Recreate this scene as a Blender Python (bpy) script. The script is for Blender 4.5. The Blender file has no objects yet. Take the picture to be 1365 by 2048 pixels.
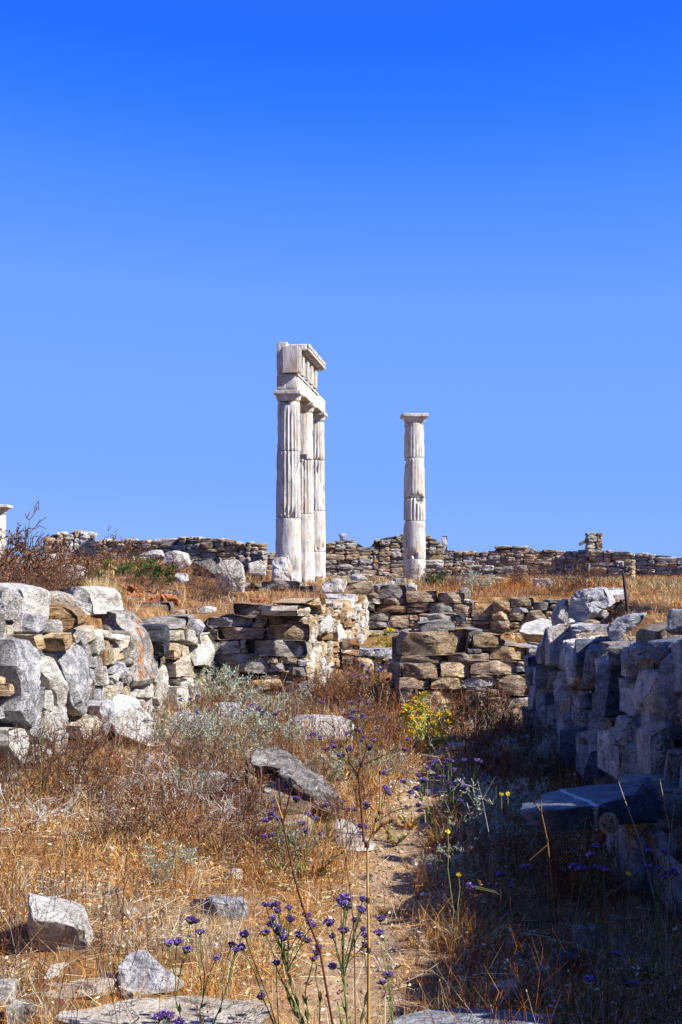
import bpy, bmesh, math, random
import numpy as np
from mathutils import Vector, Matrix, noise as mnoise

SC = bpy.context.scene
COL = SC.collection
R = math.radians

# ---------------------------------------------------------------- camera
EYE = 1.5
FPX = 2560.0                       # focal length in photo pixels (photo 1365 x 2048)
TILT = math.atan(96.0 / FPX)
cam_d = bpy.data.cameras.new('camera'); cam = bpy.data.objects.new('camera', cam_d); COL.objects.link(cam)
cam_d.sensor_fit = 'VERTICAL'; cam_d.sensor_height = 36.0; cam_d.lens = 36.0 * FPX / 2048.0
cam_d.clip_start = 0.05; cam_d.clip_end = 5000
cam.location = (0, 0, EYE); cam.rotation_euler = (R(90) + TILT, 0, 0)
SC.camera = cam

# ---------------------------------------------------------------- sky, sun, exposure
SUN_EL = R(41); SUN_TOWARD_CAM = R(22)      # sun stands to the right, a little behind the camera
to_sun = Vector((math.cos(SUN_EL) * math.cos(SUN_TOWARD_CAM), -math.cos(SUN_EL) * math.sin(SUN_TOWARD_CAM), math.sin(SUN_EL)))
world = bpy.data.worlds.new('World'); SC.world = world; world.use_nodes = True
nt = world.node_tree; nt.nodes.clear()
sky = nt.nodes.new('ShaderNodeTexSky'); sky.sky_type = 'NISHITA'; sky.sun_disc = False
sky.sun_elevation = SUN_EL
sky.sun_rotation = math.atan2(to_sun.x, to_sun.y)
sky.altitude = 0; sky.air_density = 1.0; sky.dust_density = 0.15; sky.ozone_density = 3.0
sep = nt.nodes.new('ShaderNodeSeparateColor'); nt.links.new(sky.outputs[0], sep.inputs[0])
mr = nt.nodes.new('ShaderNodeMapRange'); mr.inputs[1].default_value = .5; mr.inputs[2].default_value = 14.; nt.links.new(sep.outputs[0], mr.inputs[0])
SKY = [(.5, (.12, .21, .52)), (.9, (.05, .16, .80)), (1.18, (.018, .156, 1.)), (1.342, (.034, .205, 1.)), (1.63, (.091, .29, 1.)), (2.11, (.160, .370, 1.)), (3.06, (.192, .405, 1.)), (5., (.215, .43, 1.)), (8., (.30, .50, 1.)), (14., (.95, 1., 1.))]
rp = nt.nodes.new('ShaderNodeValToRGB'); el = rp.color_ramp.elements
el[0].position = 0; el[0].color = (*SKY[0][1], 1); el[1].position = 1; el[1].color = (*SKY[-1][1], 1)
for r_, c_ in SKY[1:-1]:
    e_ = el.new((r_ - .5) / 13.5); e_.color = (*c_, 1)
nt.links.new(mr.outputs[0], rp.inputs[0])
comb = nt.nodes.new('ShaderNodeVectorMath'); comb.operation = 'SCALE'; comb.inputs['Scale'].default_value = 9.33; nt.links.new(rp.outputs[0], comb.inputs[0])
bg = nt.nodes.new('ShaderNodeBackground'); bg.inputs['Strength'].default_value = 0.05
wo = nt.nodes.new('ShaderNodeOutputWorld')
nt.links.new(comb.outputs[0], bg.inputs['Color']); nt.links.new(bg.outputs[0], wo.inputs['Surface'])
sun_d = bpy.data.lights.new('sun', 'SUN'); sun_d.energy = 5.0; sun_d.angle = R(0.53); sun_d.color = (1.0, 0.96, 0.9)
sun = bpy.data.objects.new('sun', sun_d); COL.objects.link(sun)
sun.rotation_euler = to_sun.to_track_quat('Z', 'Y').to_euler(); sun.location = (20, -5, 30)
SC.view_settings.view_transform = 'Standard'; SC.view_settings.look = 'None'
SC.view_settings.exposure = 1.1; SC.view_settings.gamma = 1.0; SC.view_settings.use_curve_mapping = False
SC.cycles.max_bounces = 8; SC.cycles.diffuse_bounces = 5; SC.cycles.transmission_bounces = 4

# ---------------------------------------------------------------- photo pixel -> direction / point
_c, _s = math.cos(TILT), math.sin(TILT)
def ray(px, py):
    sx = (px - 682.5) / FPX; sy = (1024 - py) / FPX
    y = _c - sy * _s; z = _s + sy * _c
    return sx / y, z / y                     # per metre of depth
def at(px, py, Y):
    dx, dz = ray(px, py); return Vector((dx * Y, Y, EYE + dz * Y))
def on_line(px, py, A, B):                   # hit on the vertical plane through A and B
    dx, dz = ray(px, py); ax, ay = A; ux, uy = B[0] - A[0], B[1] - A[1]
    Y = (ax * uy - ay * ux) / (dx * uy - ux)
    return Vector((dx * Y, Y, EYE + dz * Y))

# ---------------------------------------------------------------- ground height
def sst(a, b, x):
    t = np.clip((x - a) / (b - a), 0, 1); return t * t * (3 - 2 * t)
_rg = np.random.RandomState(5)
_lat = _rg.rand(64, 64)
def vnoise(x, y):
    x = np.asarray(x, float); y = np.asarray(y, float)
    xi = np.floor(x).astype(int); yi = np.floor(y).astype(int); fx = x - xi; fy = y - yi
    fx = fx * fx * (3 - 2 * fx); fy = fy * fy * (3 - 2 * fy)
    g = lambda i, j: _lat[i % 64, j % 64]
    return (g(xi, yi) * (1 - fx) + g(xi + 1, yi) * fx) * (1 - fy) + (g(xi, yi + 1) * (1 - fx) + g(xi + 1, yi + 1) * fx) * fy
def fbm(x, y): return vnoise(x, y) * .55 + vnoise(x * 2.1 + 7, y * 2.1) * .3 + vnoise(x * 4.3, y * 4.3 + 3) * .15
def xl(y): return -2.13 + (np.minimum(y, 13.8) - 8) * 0.1228       # face of the left wall
XR = 1.62                                                          # face of the right wall
def xret(y): return -0.385 + (y - 13.7) * 0.126                     # face of the return wall
def path_x(y): return np.interp(y, [2, 4.2, 5.2, 6.6, 8.7, 10.4, 12.5, 14.5], [-.15, -.02, .10, .30, .55, .85, .50, .25])
def height(x, y):
    x = np.asarray(x, float); y = np.asarray(y, float)
    low = 0.10 * sst(-.3, -2.2, x) * sst(3, 8, y) + 0.09 * (fbm(x * .9, y * .9) - .5) + .05 * (fbm(x * 3, y * 3) - .5)
    low = low - .035 * np.exp(-((x - path_x(y)) / .22) ** 2) + .3 * sst(16.1, 16.5, y)
    hi = 1.02 - .15 * sst(22, 45, y) - .12 * sst(23, 20.4, y) * sst(-.4, .6, x) - .12 * sst(16., 14., y) * sst(13.2, 13.6, y) + .06 * (fbm(x * .6, y * .6) - .5)
    hill = .30 * sst(-1.2, -4.6, x) * sst(11.5, 20, y) + .12 * sst(-2.2, -4, x) * sst(14, 6, y) + .08 * sst(-1.9, -3., x)
    hi = hi - .20 * sst(20.3, 20.8, y) * sst(31, 25, y) * sst(-3.2, -2.2, x) * sst(1.4, .4, x)
    hiL = hi + hill * (1 - .25 * sst(40, 60, y)) - .10 * sst(14.4, 16, y) * sst(20.4, 20.2, y) * sst(-2.6, -1.6, x)
    hiR = hi + .17 * sst(1.9, 2.4, x) * sst(15, 10, y) + .12 * sst(7.5, 6, y)
    edgeL = np.where(y < 13.85, xl(y), xret(y))
    mL = sst(-.16, -.34, x - edgeL)
    mR = sst(.16, .36, x - XR) * sst(11.5, 10.3, y) + sst(3.9, 4.5, x) * sst(10.3, 11.5, y)
    mB = sst(20.25, 20.45, y)
    z = low * (1 - mL) + hiL * mL
    z = z * (1 - np.clip(mR, 0, 1)) + hiR * np.clip(mR, 0, 1)
    zb = np.where(x < .5, hiL, hiR)
    zb = hi + (hiL - hi) * sst(.6, -.4, x)
    return z * (1 - mB) + zb * mB
def hz(x, y): return float(height(x, y))
def gnd(px, py):
    dx, dz = ray(px, py)
    Y = np.arange(2.5, 45, .02); k = np.nonzero(EYE + dz * Y <= height(dx * Y, Y))[0]
    Y = float(Y[k[0]]) if len(k) else 44.
    return Vector((dx * Y, Y, hz(dx * Y, Y)))

# ---------------------------------------------------------------- materials
MATS = {}
def _ramp(n, stops):
    r = n.new('ShaderNodeValToRGB'); e = r.color_ramp.elements
    while len(e) > 1: e.remove(e[-1])
    e[0].position = stops[0][0]; e[0].color = (*stops[0][1], 1)
    for p, c in stops[1:]:
        q = e.new(p); q.color = (*c, 1)
    return r
def stone_mat(name, dark, mid, light, strata=(1, 1, 1), scale=5, lichen=0., lich_col=(.55, .25, .05), speck=.5, bump=.7, vary=.45, vein=0., stain=0., stain_col=(.3, .16, .06), crack=.7, relief=1., rough=.88):
    m = bpy.data.materials.new(name); m.use_nodes = True; t = m.node_tree; N = t.nodes; L = t.links
    b = N['Principled BSDF']; b.inputs['Roughness'].default_value = rough; b.inputs['Specular IOR Level'].default_value = .25
    geo = N.new('ShaderNodeNewGeometry'); oi = N.new('ShaderNodeObjectInfo')
    off = N.new('ShaderNodeVectorMath'); off.operation = 'MULTIPLY_ADD'
    cmb = N.new('ShaderNodeCombineXYZ')
    for k in range(3): L.new(oi.outputs['Random'], cmb.inputs[k])
    off.inputs[1].default_value = (31, 17, 23)
    L.new(cmb.outputs[0], off.inputs[0]); L.new(geo.outputs['Position'], off.inputs[2])
    mp = N.new('ShaderNodeMapping'); mp.inputs['Scale'].default_value = strata; L.new(off.outputs[0], mp.inputs[0])
    def noi(sc, det, vec, rough=.6, dist=0.):
        q = N.new('ShaderNodeTexNoise'); q.inputs['Scale'].default_value = sc; q.inputs['Detail'].default_value = det
        q.inputs['Roughness'].default_value = rough; q.inputs['Distortion'].default_value = dist; L.new(vec, q.inputs['Vector']); return q
    def mix(kind, fac, a, c):
        q = N.new('ShaderNodeMix'); q.data_type = 'RGBA'; q.blend_type = kind
        if isinstance(fac, (int, float)): q.inputs[0].default_value = fac
        else: L.new(fac, q.inputs[0])
        for idx, v in ((6, a), (7, c)):
            if isinstance(v, tuple): q.inputs[idx].default_value = (*v, 1)
            else: L.new(v, q.inputs[idx])
        return q.outputs[2]
    n1 = noi(scale, 9, mp.outputs[0], .66, .6)
    r1 = _ramp(N, [(.30, dark), (.48, mid), (.68, light)]); L.new(n1.outputs[0], r1.inputs[0])
    col = r1.outputs[0]
    n2 = noi(70, 5, off.outputs[0], .7); r2 = _ramp(N, [(.36, (1 - speck,) * 3), (.56, (1, 1, 1))]); L.new(n2.outputs[0], r2.inputs[0])
    col = mix('MULTIPLY', 1., col, r2.outputs[0])
    rr = _ramp(N, [(0, (1 - vary,) * 3), (.5, (1, .97, .93)), (1, (1 + vary * .6, 1 + vary * .5, 1 + vary * .42))]); L.new(oi.outputs['Random'], rr.inputs[0])
    col = mix('MULTIPLY', 1., col, rr.outputs[0])
    if stain:
        n5 = noi(2.2, 6, mp.outputs[0], .6, .4); r5 = _ramp(N, [(.60 - .2 * stain, (0, 0, 0)), (.78 - .2 * stain, (1, 1, 1))]); L.new(n5.outputs[0], r5.inputs[0])
        col = mix('MIX', r5.outputs[0], col, stain_col)
    if lichen:
        n4 = noi(6, 7, off.outputs[0], .65, .3); r4 = _ramp(N, [(.66 - .25 * lichen, (0, 0, 0)), (.72 - .2 * lichen, (1, 1, 1))]); L.new(n4.outputs[0], r4.inputs[0])
        col = mix('MIX', r4.outputs[0], col, lich_col)
    if vein:
        vd = N.new('ShaderNodeVectorMath'); vd.operation = 'DOT_PRODUCT'; vd.inputs[1].default_value = (1., .09, .15); L.new(geo.outputs['Position'], vd.inputs[0])
        vn = noi(4, 4, geo.outputs['Position']); v1 = N.new('ShaderNodeMath'); v1.operation = 'MULTIPLY_ADD'; v1.inputs[1].default_value = .09; L.new(vn.outputs[0], v1.inputs[0]); L.new(vd.outputs['Value'], v1.inputs[2])
        v2 = N.new('ShaderNodeMath'); v2.operation = 'SUBTRACT'; v2.inputs[1].default_value = 1.655; L.new(v1.outputs[0], v2.inputs[0]); v3 = N.new('ShaderNodeMath'); v3.operation = 'ABSOLUTE'; L.new(v2.outputs[0], v3.inputs[0])
        r6 = _ramp(N, [(.009, (1, 1, 1)), (.016, (0, 0, 0))]); L.new(v3.outputs[0], r6.inputs[0])
        col = mix('MIX', r6.outputs[0], col, (.6, .6, .6))
    ck = noi(2.6, 5, mp.outputs[0], .6, .8); ab = N.new('ShaderNodeMath'); ab.operation = 'SUBTRACT'; ab.inputs[1].default_value = .5; L.new(ck.outputs[0], ab.inputs[0])
    ab2 = N.new('ShaderNodeMath'); ab2.operation = 'ABSOLUTE'; L.new(ab.outputs[0], ab2.inputs[0])
    rc = _ramp(N, [(.0, (0, 0, 0)), (.014, (1, 1, 1))]); L.new(ab2.outputs[0], rc.inputs[0])
    col = mix('MULTIPLY', crack, col, rc.outputs[0])
    L.new(col, b.inputs['Base Color'])
    n3 = noi(26, 9, mp.outputs[0], .75, .3); n6 = noi(8, 5, mp.outputs[0], .6, .5)
    h1 = N.new('ShaderNodeMath'); h1.operation = 'MULTIPLY_ADD'; h1.inputs[1].default_value = 1.5; L.new(n6.outputs[0], h1.inputs[0]); L.new(n3.outputs[0], h1.inputs[2])
    h2 = N.new('ShaderNodeMath'); h2.operation = 'MULTIPLY_ADD'; h2.inputs[1].default_value = .55 * crack; L.new(rc.outputs[0], h2.inputs[0]); L.new(h1.outputs[0], h2.inputs[2])
    bp = N.new('ShaderNodeBump'); bp.inputs['Strength'].default_value = min(1., bump * 1.3); bp.inputs['Distance'].default_value = .035 * relief
    L.new(h2.outputs[0], bp.inputs['Height']); L.new(bp.outputs[0], b.inputs['Normal'])
    MATS[name] = m; return m
ST = (1.4, 1.4, 4.5)
stone_mat('schist', (.10, .07, .05), (.40, .30, .205), (.68, .56, .43), ST, 6, lichen=.10, lich_col=(.42, .19, .05), stain=.25, stain_col=(.28, .13, .05))
stone_mat('schist_grey', (.10, .094, .088), (.38, .35, .315), (.66, .62, .56), ST, 6, lichen=.06)
stone_mat('slate', (.02, .022, .028), (.075, .08, .095), (.22, .23, .26), (1, 1, 7), 5, bump=1.0, vary=.3)
stone_mat('blue_slate', (.045, .055, .075), (.13, .155, .205), (.24, .28, .35), (2, 2, 5), 4, bump=.6, vary=.2, vein=1, rough=.5)
stone_mat('slate_grey', (.05, .045, .042), (.24, .22, .20), (.52, .49, .45), (1.5, 1.5, 6), 6, lichen=.06, lich_col=(.6, .58, .55), bump=1., vary=.15)
stone_mat('limestone', (.20, .18, .15), (.58, .555, .50), (.74, .72, .67), (1, 1, 1.6), 5, lichen=.08, lich_col=(.55, .33, .12), speck=.5, vary=.15, crack=.3)
stone_mat('granite', (.11, .11, .115), (.38, .385, .40), (.62, .62, .63), (1, 1, 1), 9, lichen=.05, lich_col=(.5, .26, .08), speck=.72, vary=.25, crack=.3)
stone_mat('rusty_granite', (.12, .10, .09), (.36, .33, .30), (.62, .58, .54), (1, 1, 1), 7, lichen=.45, lich_col=(.46, .2, .07), speck=.72, vary=.2)
stone_mat('tan', (.20, .12, .06), (.48, .34, .19), (.70, .57, .40), (1, 1, 2), 4, lichen=.25, lich_col=(.58, .28, .06), vary=.3)
stone_mat('cream', (.22, .17, .12), (.52, .45, .35), (.72, .67, .58), (1, 1, 2), 4, lichen=.22, lich_col=(.55, .30, .08), vary=.3)
stone_mat('ochre', (.09, .05, .025), (.34, .20, .09), (.60, .44, .26), (1, 1, 5), 5, lichen=.28, vary=.3, bump=1.)
stone_mat('grey_rubble', (.16, .15, .14), (.52, .49, .45), (.74, .71, .67), (1.6, 1.6, 1.), 4, lichen=.05, speck=.65, vary=.6, stain=.2)
stone_mat('brown_rubble', (.13, .09, .06), (.46, .34, .23), (.66, .53, .40), (1.6, 1.6, 1.), 4, lichen=.08, speck=.6, vary=.35)
stone_mat('pale_grey', (.22, .22, .23), (.48, .48, .49), (.70, .70, .71), (1, 1, 2), 5, speck=.5, bump=.9, vary=.2, crack=.35)
stone_mat('marble', (.24, .225, .20), (.50, .49, .46), (.64, .63, .605), (3.2, 3.2, .9), 2.6, speck=.45, bump=.35, vary=.10, stain=.38, stain_col=(.36, .26, .17), crack=.25, relief=.5)
stone_mat('terracotta', (.25, .07, .02), (.5, .17, .06), (.62, .3, .15), (1, 1, 1), 6, speck=.3, vary=.3)
stone_mat('core', (.02, .015, .01), (.06, .045, .03), (.12, .09, .07), (1, 1, 1), 12, speck=.6, bump=1., vary=.1, crack=0.)

def ground_mat():
    m = bpy.data.materials.new('earth'); m.use_nodes = True; t = m.node_tree; N = t.nodes; L = t.links
    b = N['Principled BSDF']; b.inputs['Roughness'].default_value = .95; b.inputs['Specular IOR Level'].default_value = .1
    geo = N.new('ShaderNodeNewGeometry')
    def noi(sc, det, rough=.65):
        q = N.new('ShaderNodeTexNoise'); q.inputs['Scale'].default_value = sc; q.inputs['Detail'].default_value = det; q.inputs['Roughness'].default_value = rough
        L.new(geo.outputs['Position'], q.inputs['Vector']); return q.outputs[0]
    at_ = N.new('ShaderNodeAttribute'); at_.attribute_name = 'bare'
    r1 = _ramp(N, [(.3, (.06, .032, .015)), (.5, (.19, .10, .04)), (.7, (.38, .23, .09))]); L.new(noi(7, 8), r1.inputs[0])
    r2 = _ramp(N, [(.3, (.17, .105, .055)), (.5, (.34, .225, .125)), (.72, (.50, .37, .24))]); L.new(noi(16, 9, .72), r2.inputs[0])
    mx = N.new('ShaderNodeMix'); mx.data_type = 'RGBA'; L.new(at_.outputs['Fac'], mx.inputs[0]); L.new(r1.outputs[0], mx.inputs[6]); L.new(r2.outputs[0], mx.inputs[7])
    L.new(mx.outputs[2], b.inputs['Base Color'])
    bp = N.new('ShaderNodeBump'); bp.inputs['Strength'].default_value = .9; bp.inputs['Distance'].default_value = .02
    L.new(noi(45, 8, .7), bp.inputs['Height']); L.new(bp.outputs[0], b.inputs['Normal'])
    return m
def plant_mat():
    m = bpy.data.materials.new('plant'); m.use_nodes = True; t = m.node_tree; N = t.nodes; L = t.links; N.clear()
    at_ = N.new('ShaderNodeAttribute'); at_.attribute_name = 'tint'
    oi = N.new('ShaderNodeObjectInfo'); hs = N.new('ShaderNodeHueSaturation'); mr = N.new('ShaderNodeMapRange')
    mr.inputs[3].default_value = .8; mr.inputs[4].default_value = 1.2; L.new(oi.outputs['Random'], mr.inputs[0]); L.new(mr.outputs[0], hs.inputs['Value'])
    L.new(at_.outputs['Color'], hs.inputs['Color'])
    d = N.new('ShaderNodeBsdfDiffuse'); tr = N.new('ShaderNodeBsdfTranslucent'); mx = N.new('ShaderNodeMixShader'); mx.inputs[0].default_value = .22
    L.new(hs.outputs[0], d.inputs[0]); L.new(hs.outputs[0], tr.inputs[0]); L.new(d.outputs[0], mx.inputs[1]); L.new(tr.outputs[0], mx.inputs[2])
    o = N.new('ShaderNodeOutputMaterial'); L.new(mx.outputs[0], o.inputs[0]); return m
EARTH = ground_mat(); PLANT = plant_mat()
def plain_mat(name, c, rough=.6, metal=0.):
    m = bpy.data.materials.new(name); m.use_nodes = True; b = m.node_tree.nodes['Principled BSDF']
    b.inputs['Base Color'].default_value = (*c, 1); b.inputs['Roughness'].default_value = rough; b.inputs['Metallic'].default_value = metal
    n = m.node_tree.nodes.new('ShaderNodeTexNoise'); n.inputs['Scale'].default_value = 40; n.inputs['Detail'].default_value = 6
    bp = m.node_tree.nodes.new('ShaderNodeBump'); bp.inputs['Strength'].default_value = .4
    m.node_tree.links.new(n.outputs[0], bp.inputs['Height']); m.node_tree.links.new(bp.outputs[0], b.inputs['Normal'])
    return m
IRON = plain_mat('rusty_iron', (.03, .022, .018), .7, .3)
WOOD = plain_mat('grey_timber', (.12, .10, .085), .9)

# ---------------------------------------------------------------- object helpers
def link(name, mesh, parent=None):
    o = bpy.data.objects.new(name, mesh); COL.objects.link(o)
    if parent is not None: o.parent = parent
    return o
def tag(o, label=None, cat=None, group=None, kind=None):
    if label: o['label'] = label
    if cat: o['category'] = cat
    if group: o['group'] = group
    if kind or cat: o['kind'] = kind or 'thing'
    return o
def empty(name, loc, label, cat, group=None, rz=0):
    o = bpy.data.objects.new(name, None); COL.objects.link(o); o.location = loc; o.rotation_euler = (0, 0, rz); o.empty_display_size = .2
    return tag(o, label, cat, group)
def mesh_from(name, V, F, mat, smooth=True, angle=38):
    me = bpy.data.meshes.new(name); me.from_pydata([tuple(v) for v in V], [], F); me.update()
    if mat is not None: me.materials.append(mat)
    if smooth:
        me.polygons.foreach_set('use_smooth', [True] * len(me.polygons)); me.set_sharp_from_angle(angle=R(angle))
    return me

# ---------------------------------------------------------------- stone shapes
def n3(p, s, seed):
    return mnoise.fractal(Vector((p[0] * s + seed * 3.17, p[1] * s - seed * 1.71, p[2] * s + seed * .93)), 1.0, 2.0, 4, noise_basis='PERLIN_ORIGINAL')
def block_coords(seed, cuts=5, rnd=7., clip=5, rough=.035):
    """Rough hewn block in a unit box: rounded cube, corners knocked off, faces uneven."""
    rng = random.Random(seed)
    bm = bmesh.new(); bmesh.ops.create_cube(bm, size=1.0)
    bmesh.ops.subdivide_edges(bm, edges=bm.edges[:], cuts=cuts, use_grid_fill=True)
    tx, ty = rng.uniform(-.10, .10), rng.uniform(-.12, .12); sh = rng.uniform(-.12, .12); sl = rng.uniform(-.10, .10)
    planes = []
    for _ in range(clip):
        n = Vector((rng.choice((-1, 1)) * rng.uniform(.3, 1), rng.uniform(-1, .6), rng.choice((-1, 1)) * rng.uniform(.3, 1))).normalized()
        planes.append((n, (abs(n.x) + abs(n.y) + abs(n.z)) * .5 * rng.uniform(.70, .9)))
    for v in bm.verts:
        p = v.co; q = [abs(2 * c) for c in p]; nm = sum(c ** rnd for c in q) ** (1 / rnd)
        p = p * (max(q) / nm)
        p.x *= 1 + tx * p.z * 2; p.z *= 1 + ty * p.x * 2; p.x += sh * p.z; p.z += sl * p.x * .6
        for n, c in planes:
            d = p.dot(n) - c
            if d > 0: p -= n * d
        k = n3(p, 3.2, seed); k2 = n3(p, 8., seed + 9)
        p += p.normalized() * (k * rough * 2.0 + k2 * rough * .9)
        v.co = p
    bmesh.ops.triangulate(bm, faces=bm.faces[:])
    return bm
BLK = {}
def block_mesh(mat, var):
    key = (mat, var)
    if key not in BLK:
        src = BLK.get(('_', var))
        if src is None:
            bm = block_coords(100 + var, clip=6 + var % 5, rnd=9 + var % 6, rough=.03); me = bpy.data.meshes.new('rough_stone'); bm.to_mesh(me); bm.free()
            me.polygons.foreach_set('use_smooth', [True] * len(me.polygons)); me.set_sharp_from_angle(angle=R(24)); BLK[('_', var)] = me; src = me
        me = src.copy(); me.materials.append(MATS[mat]); BLK[key] = me
    return BLK[key]
def angular_mesh(seed):
    """Angular broken stone in a unit box: hull of knocked-in corners and face points."""
    rng = random.Random(seed); pts = []
    for sx in (-1, 1):
        for sy in (-1, 1):
            for sz in (-1, 1): pts.append(Vector((sx * .5 * rng.uniform(.55, 1), sy * .5 * rng.uniform(.7, 1), sz * .5 * rng.uniform(.55, 1))))
    for ax in range(3):
        for sg in (-1, 1):
            for _ in range(2):
                p = [rng.uniform(-.36, .36) for _ in range(3)]; p[ax] = .5 * sg * rng.uniform(.88, 1.0); pts.append(Vector(p))
    bm = bmesh.new(); vs = [bm.verts.new(p) for p in pts]; bmesh.ops.convex_hull(bm, input=vs)
    bmesh.ops.delete(bm, geom=[v for v in bm.verts if not v.link_faces], context='VERTS'); bmesh.ops.dissolve_limit(bm, angle_limit=R(9), verts=bm.verts[:], edges=bm.edges[:])
    bmesh.ops.bevel(bm, geom=bm.edges[:], offset=.022, segments=1, affect='EDGES', clamp_overlap=True); bmesh.ops.triangulate(bm, faces=bm.faces[:]); bmesh.ops.subdivide_edges(bm, edges=bm.edges[:], cuts=1, use_grid_fill=True)
    for v in bm.verts:
        p = v.co; v.co = p + p.normalized() * (n3(p, 4., seed) * .03 + n3(p, 11., seed + 3) * .022)
    bmesh.ops.triangulate(bm, faces=bm.faces[:]); me = bpy.data.meshes.new('angular_stone'); bm.to_mesh(me); bm.free()
    return me
def rubble_mesh(mat, var):
    key = ('r', mat, var)
    if key not in BLK:
        if ('r', var) not in BLK: BLK[('r', var)] = angular_mesh(900 + var)
        me = BLK[('r', var)].copy(); me.materials.append(MATS[mat]); BLK[key] = me
    return BLK[key]
NVAR = 18
def pick(rng, weights):
    ks = list(weights); return rng.choices(ks, [weights[k] for k in ks])[0]

def resample(poly, n, rng, jit):
    P = [Vector(p) for p in poly]; L = [(P[(i + 1) % len(P)] - P[i]).length for i in range(len(P))]; tot = sum(L); out = []
    for k in range(n):
        s = tot * k / n; i = 0
        while s > L[i] and i < len(L) - 1: s -= L[i]; i += 1
        out.append(P[i].lerp(P[(i + 1) % len(P)], s / max(L[i], 1e-9)))
    return [p + Vector((rng.uniform(-jit, jit), rng.uniform(-jit, jit))) for p in out]
def traced_mesh(poly_uv, depth, seed, mat, bulge=.10, n=36, rough=.02, lean=0.):
    """Stone with a traced front outline (u right, v up, w toward the viewer): real depth, faceted face."""
    rng = random.Random(seed)
    us = [p[0] for p in poly_uv]; vs = [p[1] for p in poly_uv]; size = min(max(us) - min(us), max(vs) - min(vs))
    if sum(poly_uv[i][0] * poly_uv[(i + 1) % len(poly_uv)][1] - poly_uv[(i + 1) % len(poly_uv)][0] * poly_uv[i][1] for i in range(len(poly_uv))) < 0: poly_uv = poly_uv[::-1]
    P = resample(poly_uv, n, rng, size * .012); c = sum(P, Vector((0, 0))) / n; v0 = min(vs)
    rings = [(.80, -depth), (.98, -depth * .7), (1.01, -depth * .3), (1.0, -min(.04, size * .10)), (.985, -size * .018), (.94, 0.), (.78, .35), (.6, .6), (.43, .8), (.26, .93), (.1, 1.)]
    planes = []
    for _ in range(6):
        a = rng.uniform(0, 2 * math.pi); tl = rng.uniform(.1, .55)
        nn = Vector((math.cos(a) * tl, math.sin(a) * tl, 1)).normalized(); planes.append((nn, size * bulge * rng.uniform(.35, .9)))
    V = []; F = []
    amp = rough * max(size, .12) ** .5
    for ri, (s, w) in enumerate(rings):
        for p in P:
            q = c + (p - c) * s; ww = w if ri < 6 else w * size * bulge * 2.2
            r = Vector((q.x - c.x, q.y - c.y, ww))
            if ri >= 4:
                for nn, cc in planes:
                    dd = r.dot(nn) - cc - size * .02
                    if dd > 0: r.z -= dd / nn.z
            k = n3(r, 5. , seed) + .8 * n3(r, 14., seed + 3) + .4 * n3(r, 40., seed + 8)
            r += Vector((n3(r, 6., seed + 5) * amp * .6, n3(r, 6., seed + 7) * amp * .6, k * amp))
            r.z -= lean * (q.y - v0)
            V.append((r.x + c.x, r.y + c.y, r.z))
    m = len(rings)
    for i in range(m - 1):
        for j in range(n):
            j2 = (j + 1) % n; F.append((i * n + j, i * n + j2, (i + 1) * n + j2, (i + 1) * n + j))
    F.append([j for j in range(n)][::-1]); F.append([(m - 1) * n + j for j in range(n)])
    return mesh_from('traced_stone', V, F, MATS[mat], True, 11)
def traced_stone(name, px_poly, plane, depth, seed, mat, parent=None, bulge=.10, rough=.02, lean=0., proud=0., n=36, sink=0.):
    """px_poly in photo pixels on the vertical plane ((x,y),(x,y)) given from left to right as seen."""
    A, B = plane; d = Vector((B[0] - A[0], B[1] - A[1], 0)).normalized(); nrm = Vector((d.y, -d.x, 0))
    pts = [on_line(x, y, A, B) for x, y in px_poly]
    o0 = Vector((sum(p.x for p in pts), sum(p.y for p in pts), 0)) / len(pts); o0.z = min(p.z for p in pts)
    uv = [((p - o0).dot(d), p.z - o0.z) for p in pts]
    if sink: uv = [(u, v - (sink if v < .25 * max(q[1] for q in uv) else 0)) for u, v in uv]
    me = traced_mesh(uv, depth, seed, mat, bulge, n, rough, lean)
    o = link(name, me, parent)
    M = Matrix(((d.x, 0, nrm.x, o0.x + nrm.x * proud), (d.y, 0, nrm.y, o0.y + nrm.y * proud), (0, 1, 0, o0.z), (0, 0, 0, 1)))
    if parent is not None: M = parent.matrix_basis.inverted() @ M
    o.matrix_basis = M
    return o
def face(Y, slope=0.):                        # a plane facing the camera at depth Y
    return ((-5., Y + 5 * slope), (5., Y - 5 * slope))

# ---------------------------------------------------------------- walls
def fill_rects(occ, rng, wr, hr):
    """Greedy packing of rectangles into the free cells of occ (rows from the bottom)."""
    H, W = occ.shape; out = []
    for z in range(H):
        u = 0
        while u < W:
            if occ[z, u]: u += 1; continue
            tw = int(round(math.exp(rng.uniform(math.log(wr[0]), math.log(wr[1]))))); th = rng.randint(*hr)
            w = 1
            while w < tw and u + w < W and not occ[z, u + w]: w += 1
            rest = 0
            while rest < 4 and u + w + rest < W and not occ[z, u + w + rest]: rest += 1
            if rest < 3: w += rest
            h = 1
            while h < th and z + h < H and not occ[z + h, u:u + w].any(): h += 1
            occ[z:z + h, u:u + w] = True; out.append((u, z, w, h)); u += w
    return out
def inside(poly, x, y):
    r = np.zeros(np.shape(x), bool); n = len(poly)
    for i in range(n):
        x1, y1 = poly[i]; x2, y2 = poly[(i + 1) % n]
        if y1 == y2: continue
        r ^= ((y1 > y) != (y2 > y)) & (x < (x2 - x1) * (y - y1) / (y2 - y1) + x1)
    return r
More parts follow.
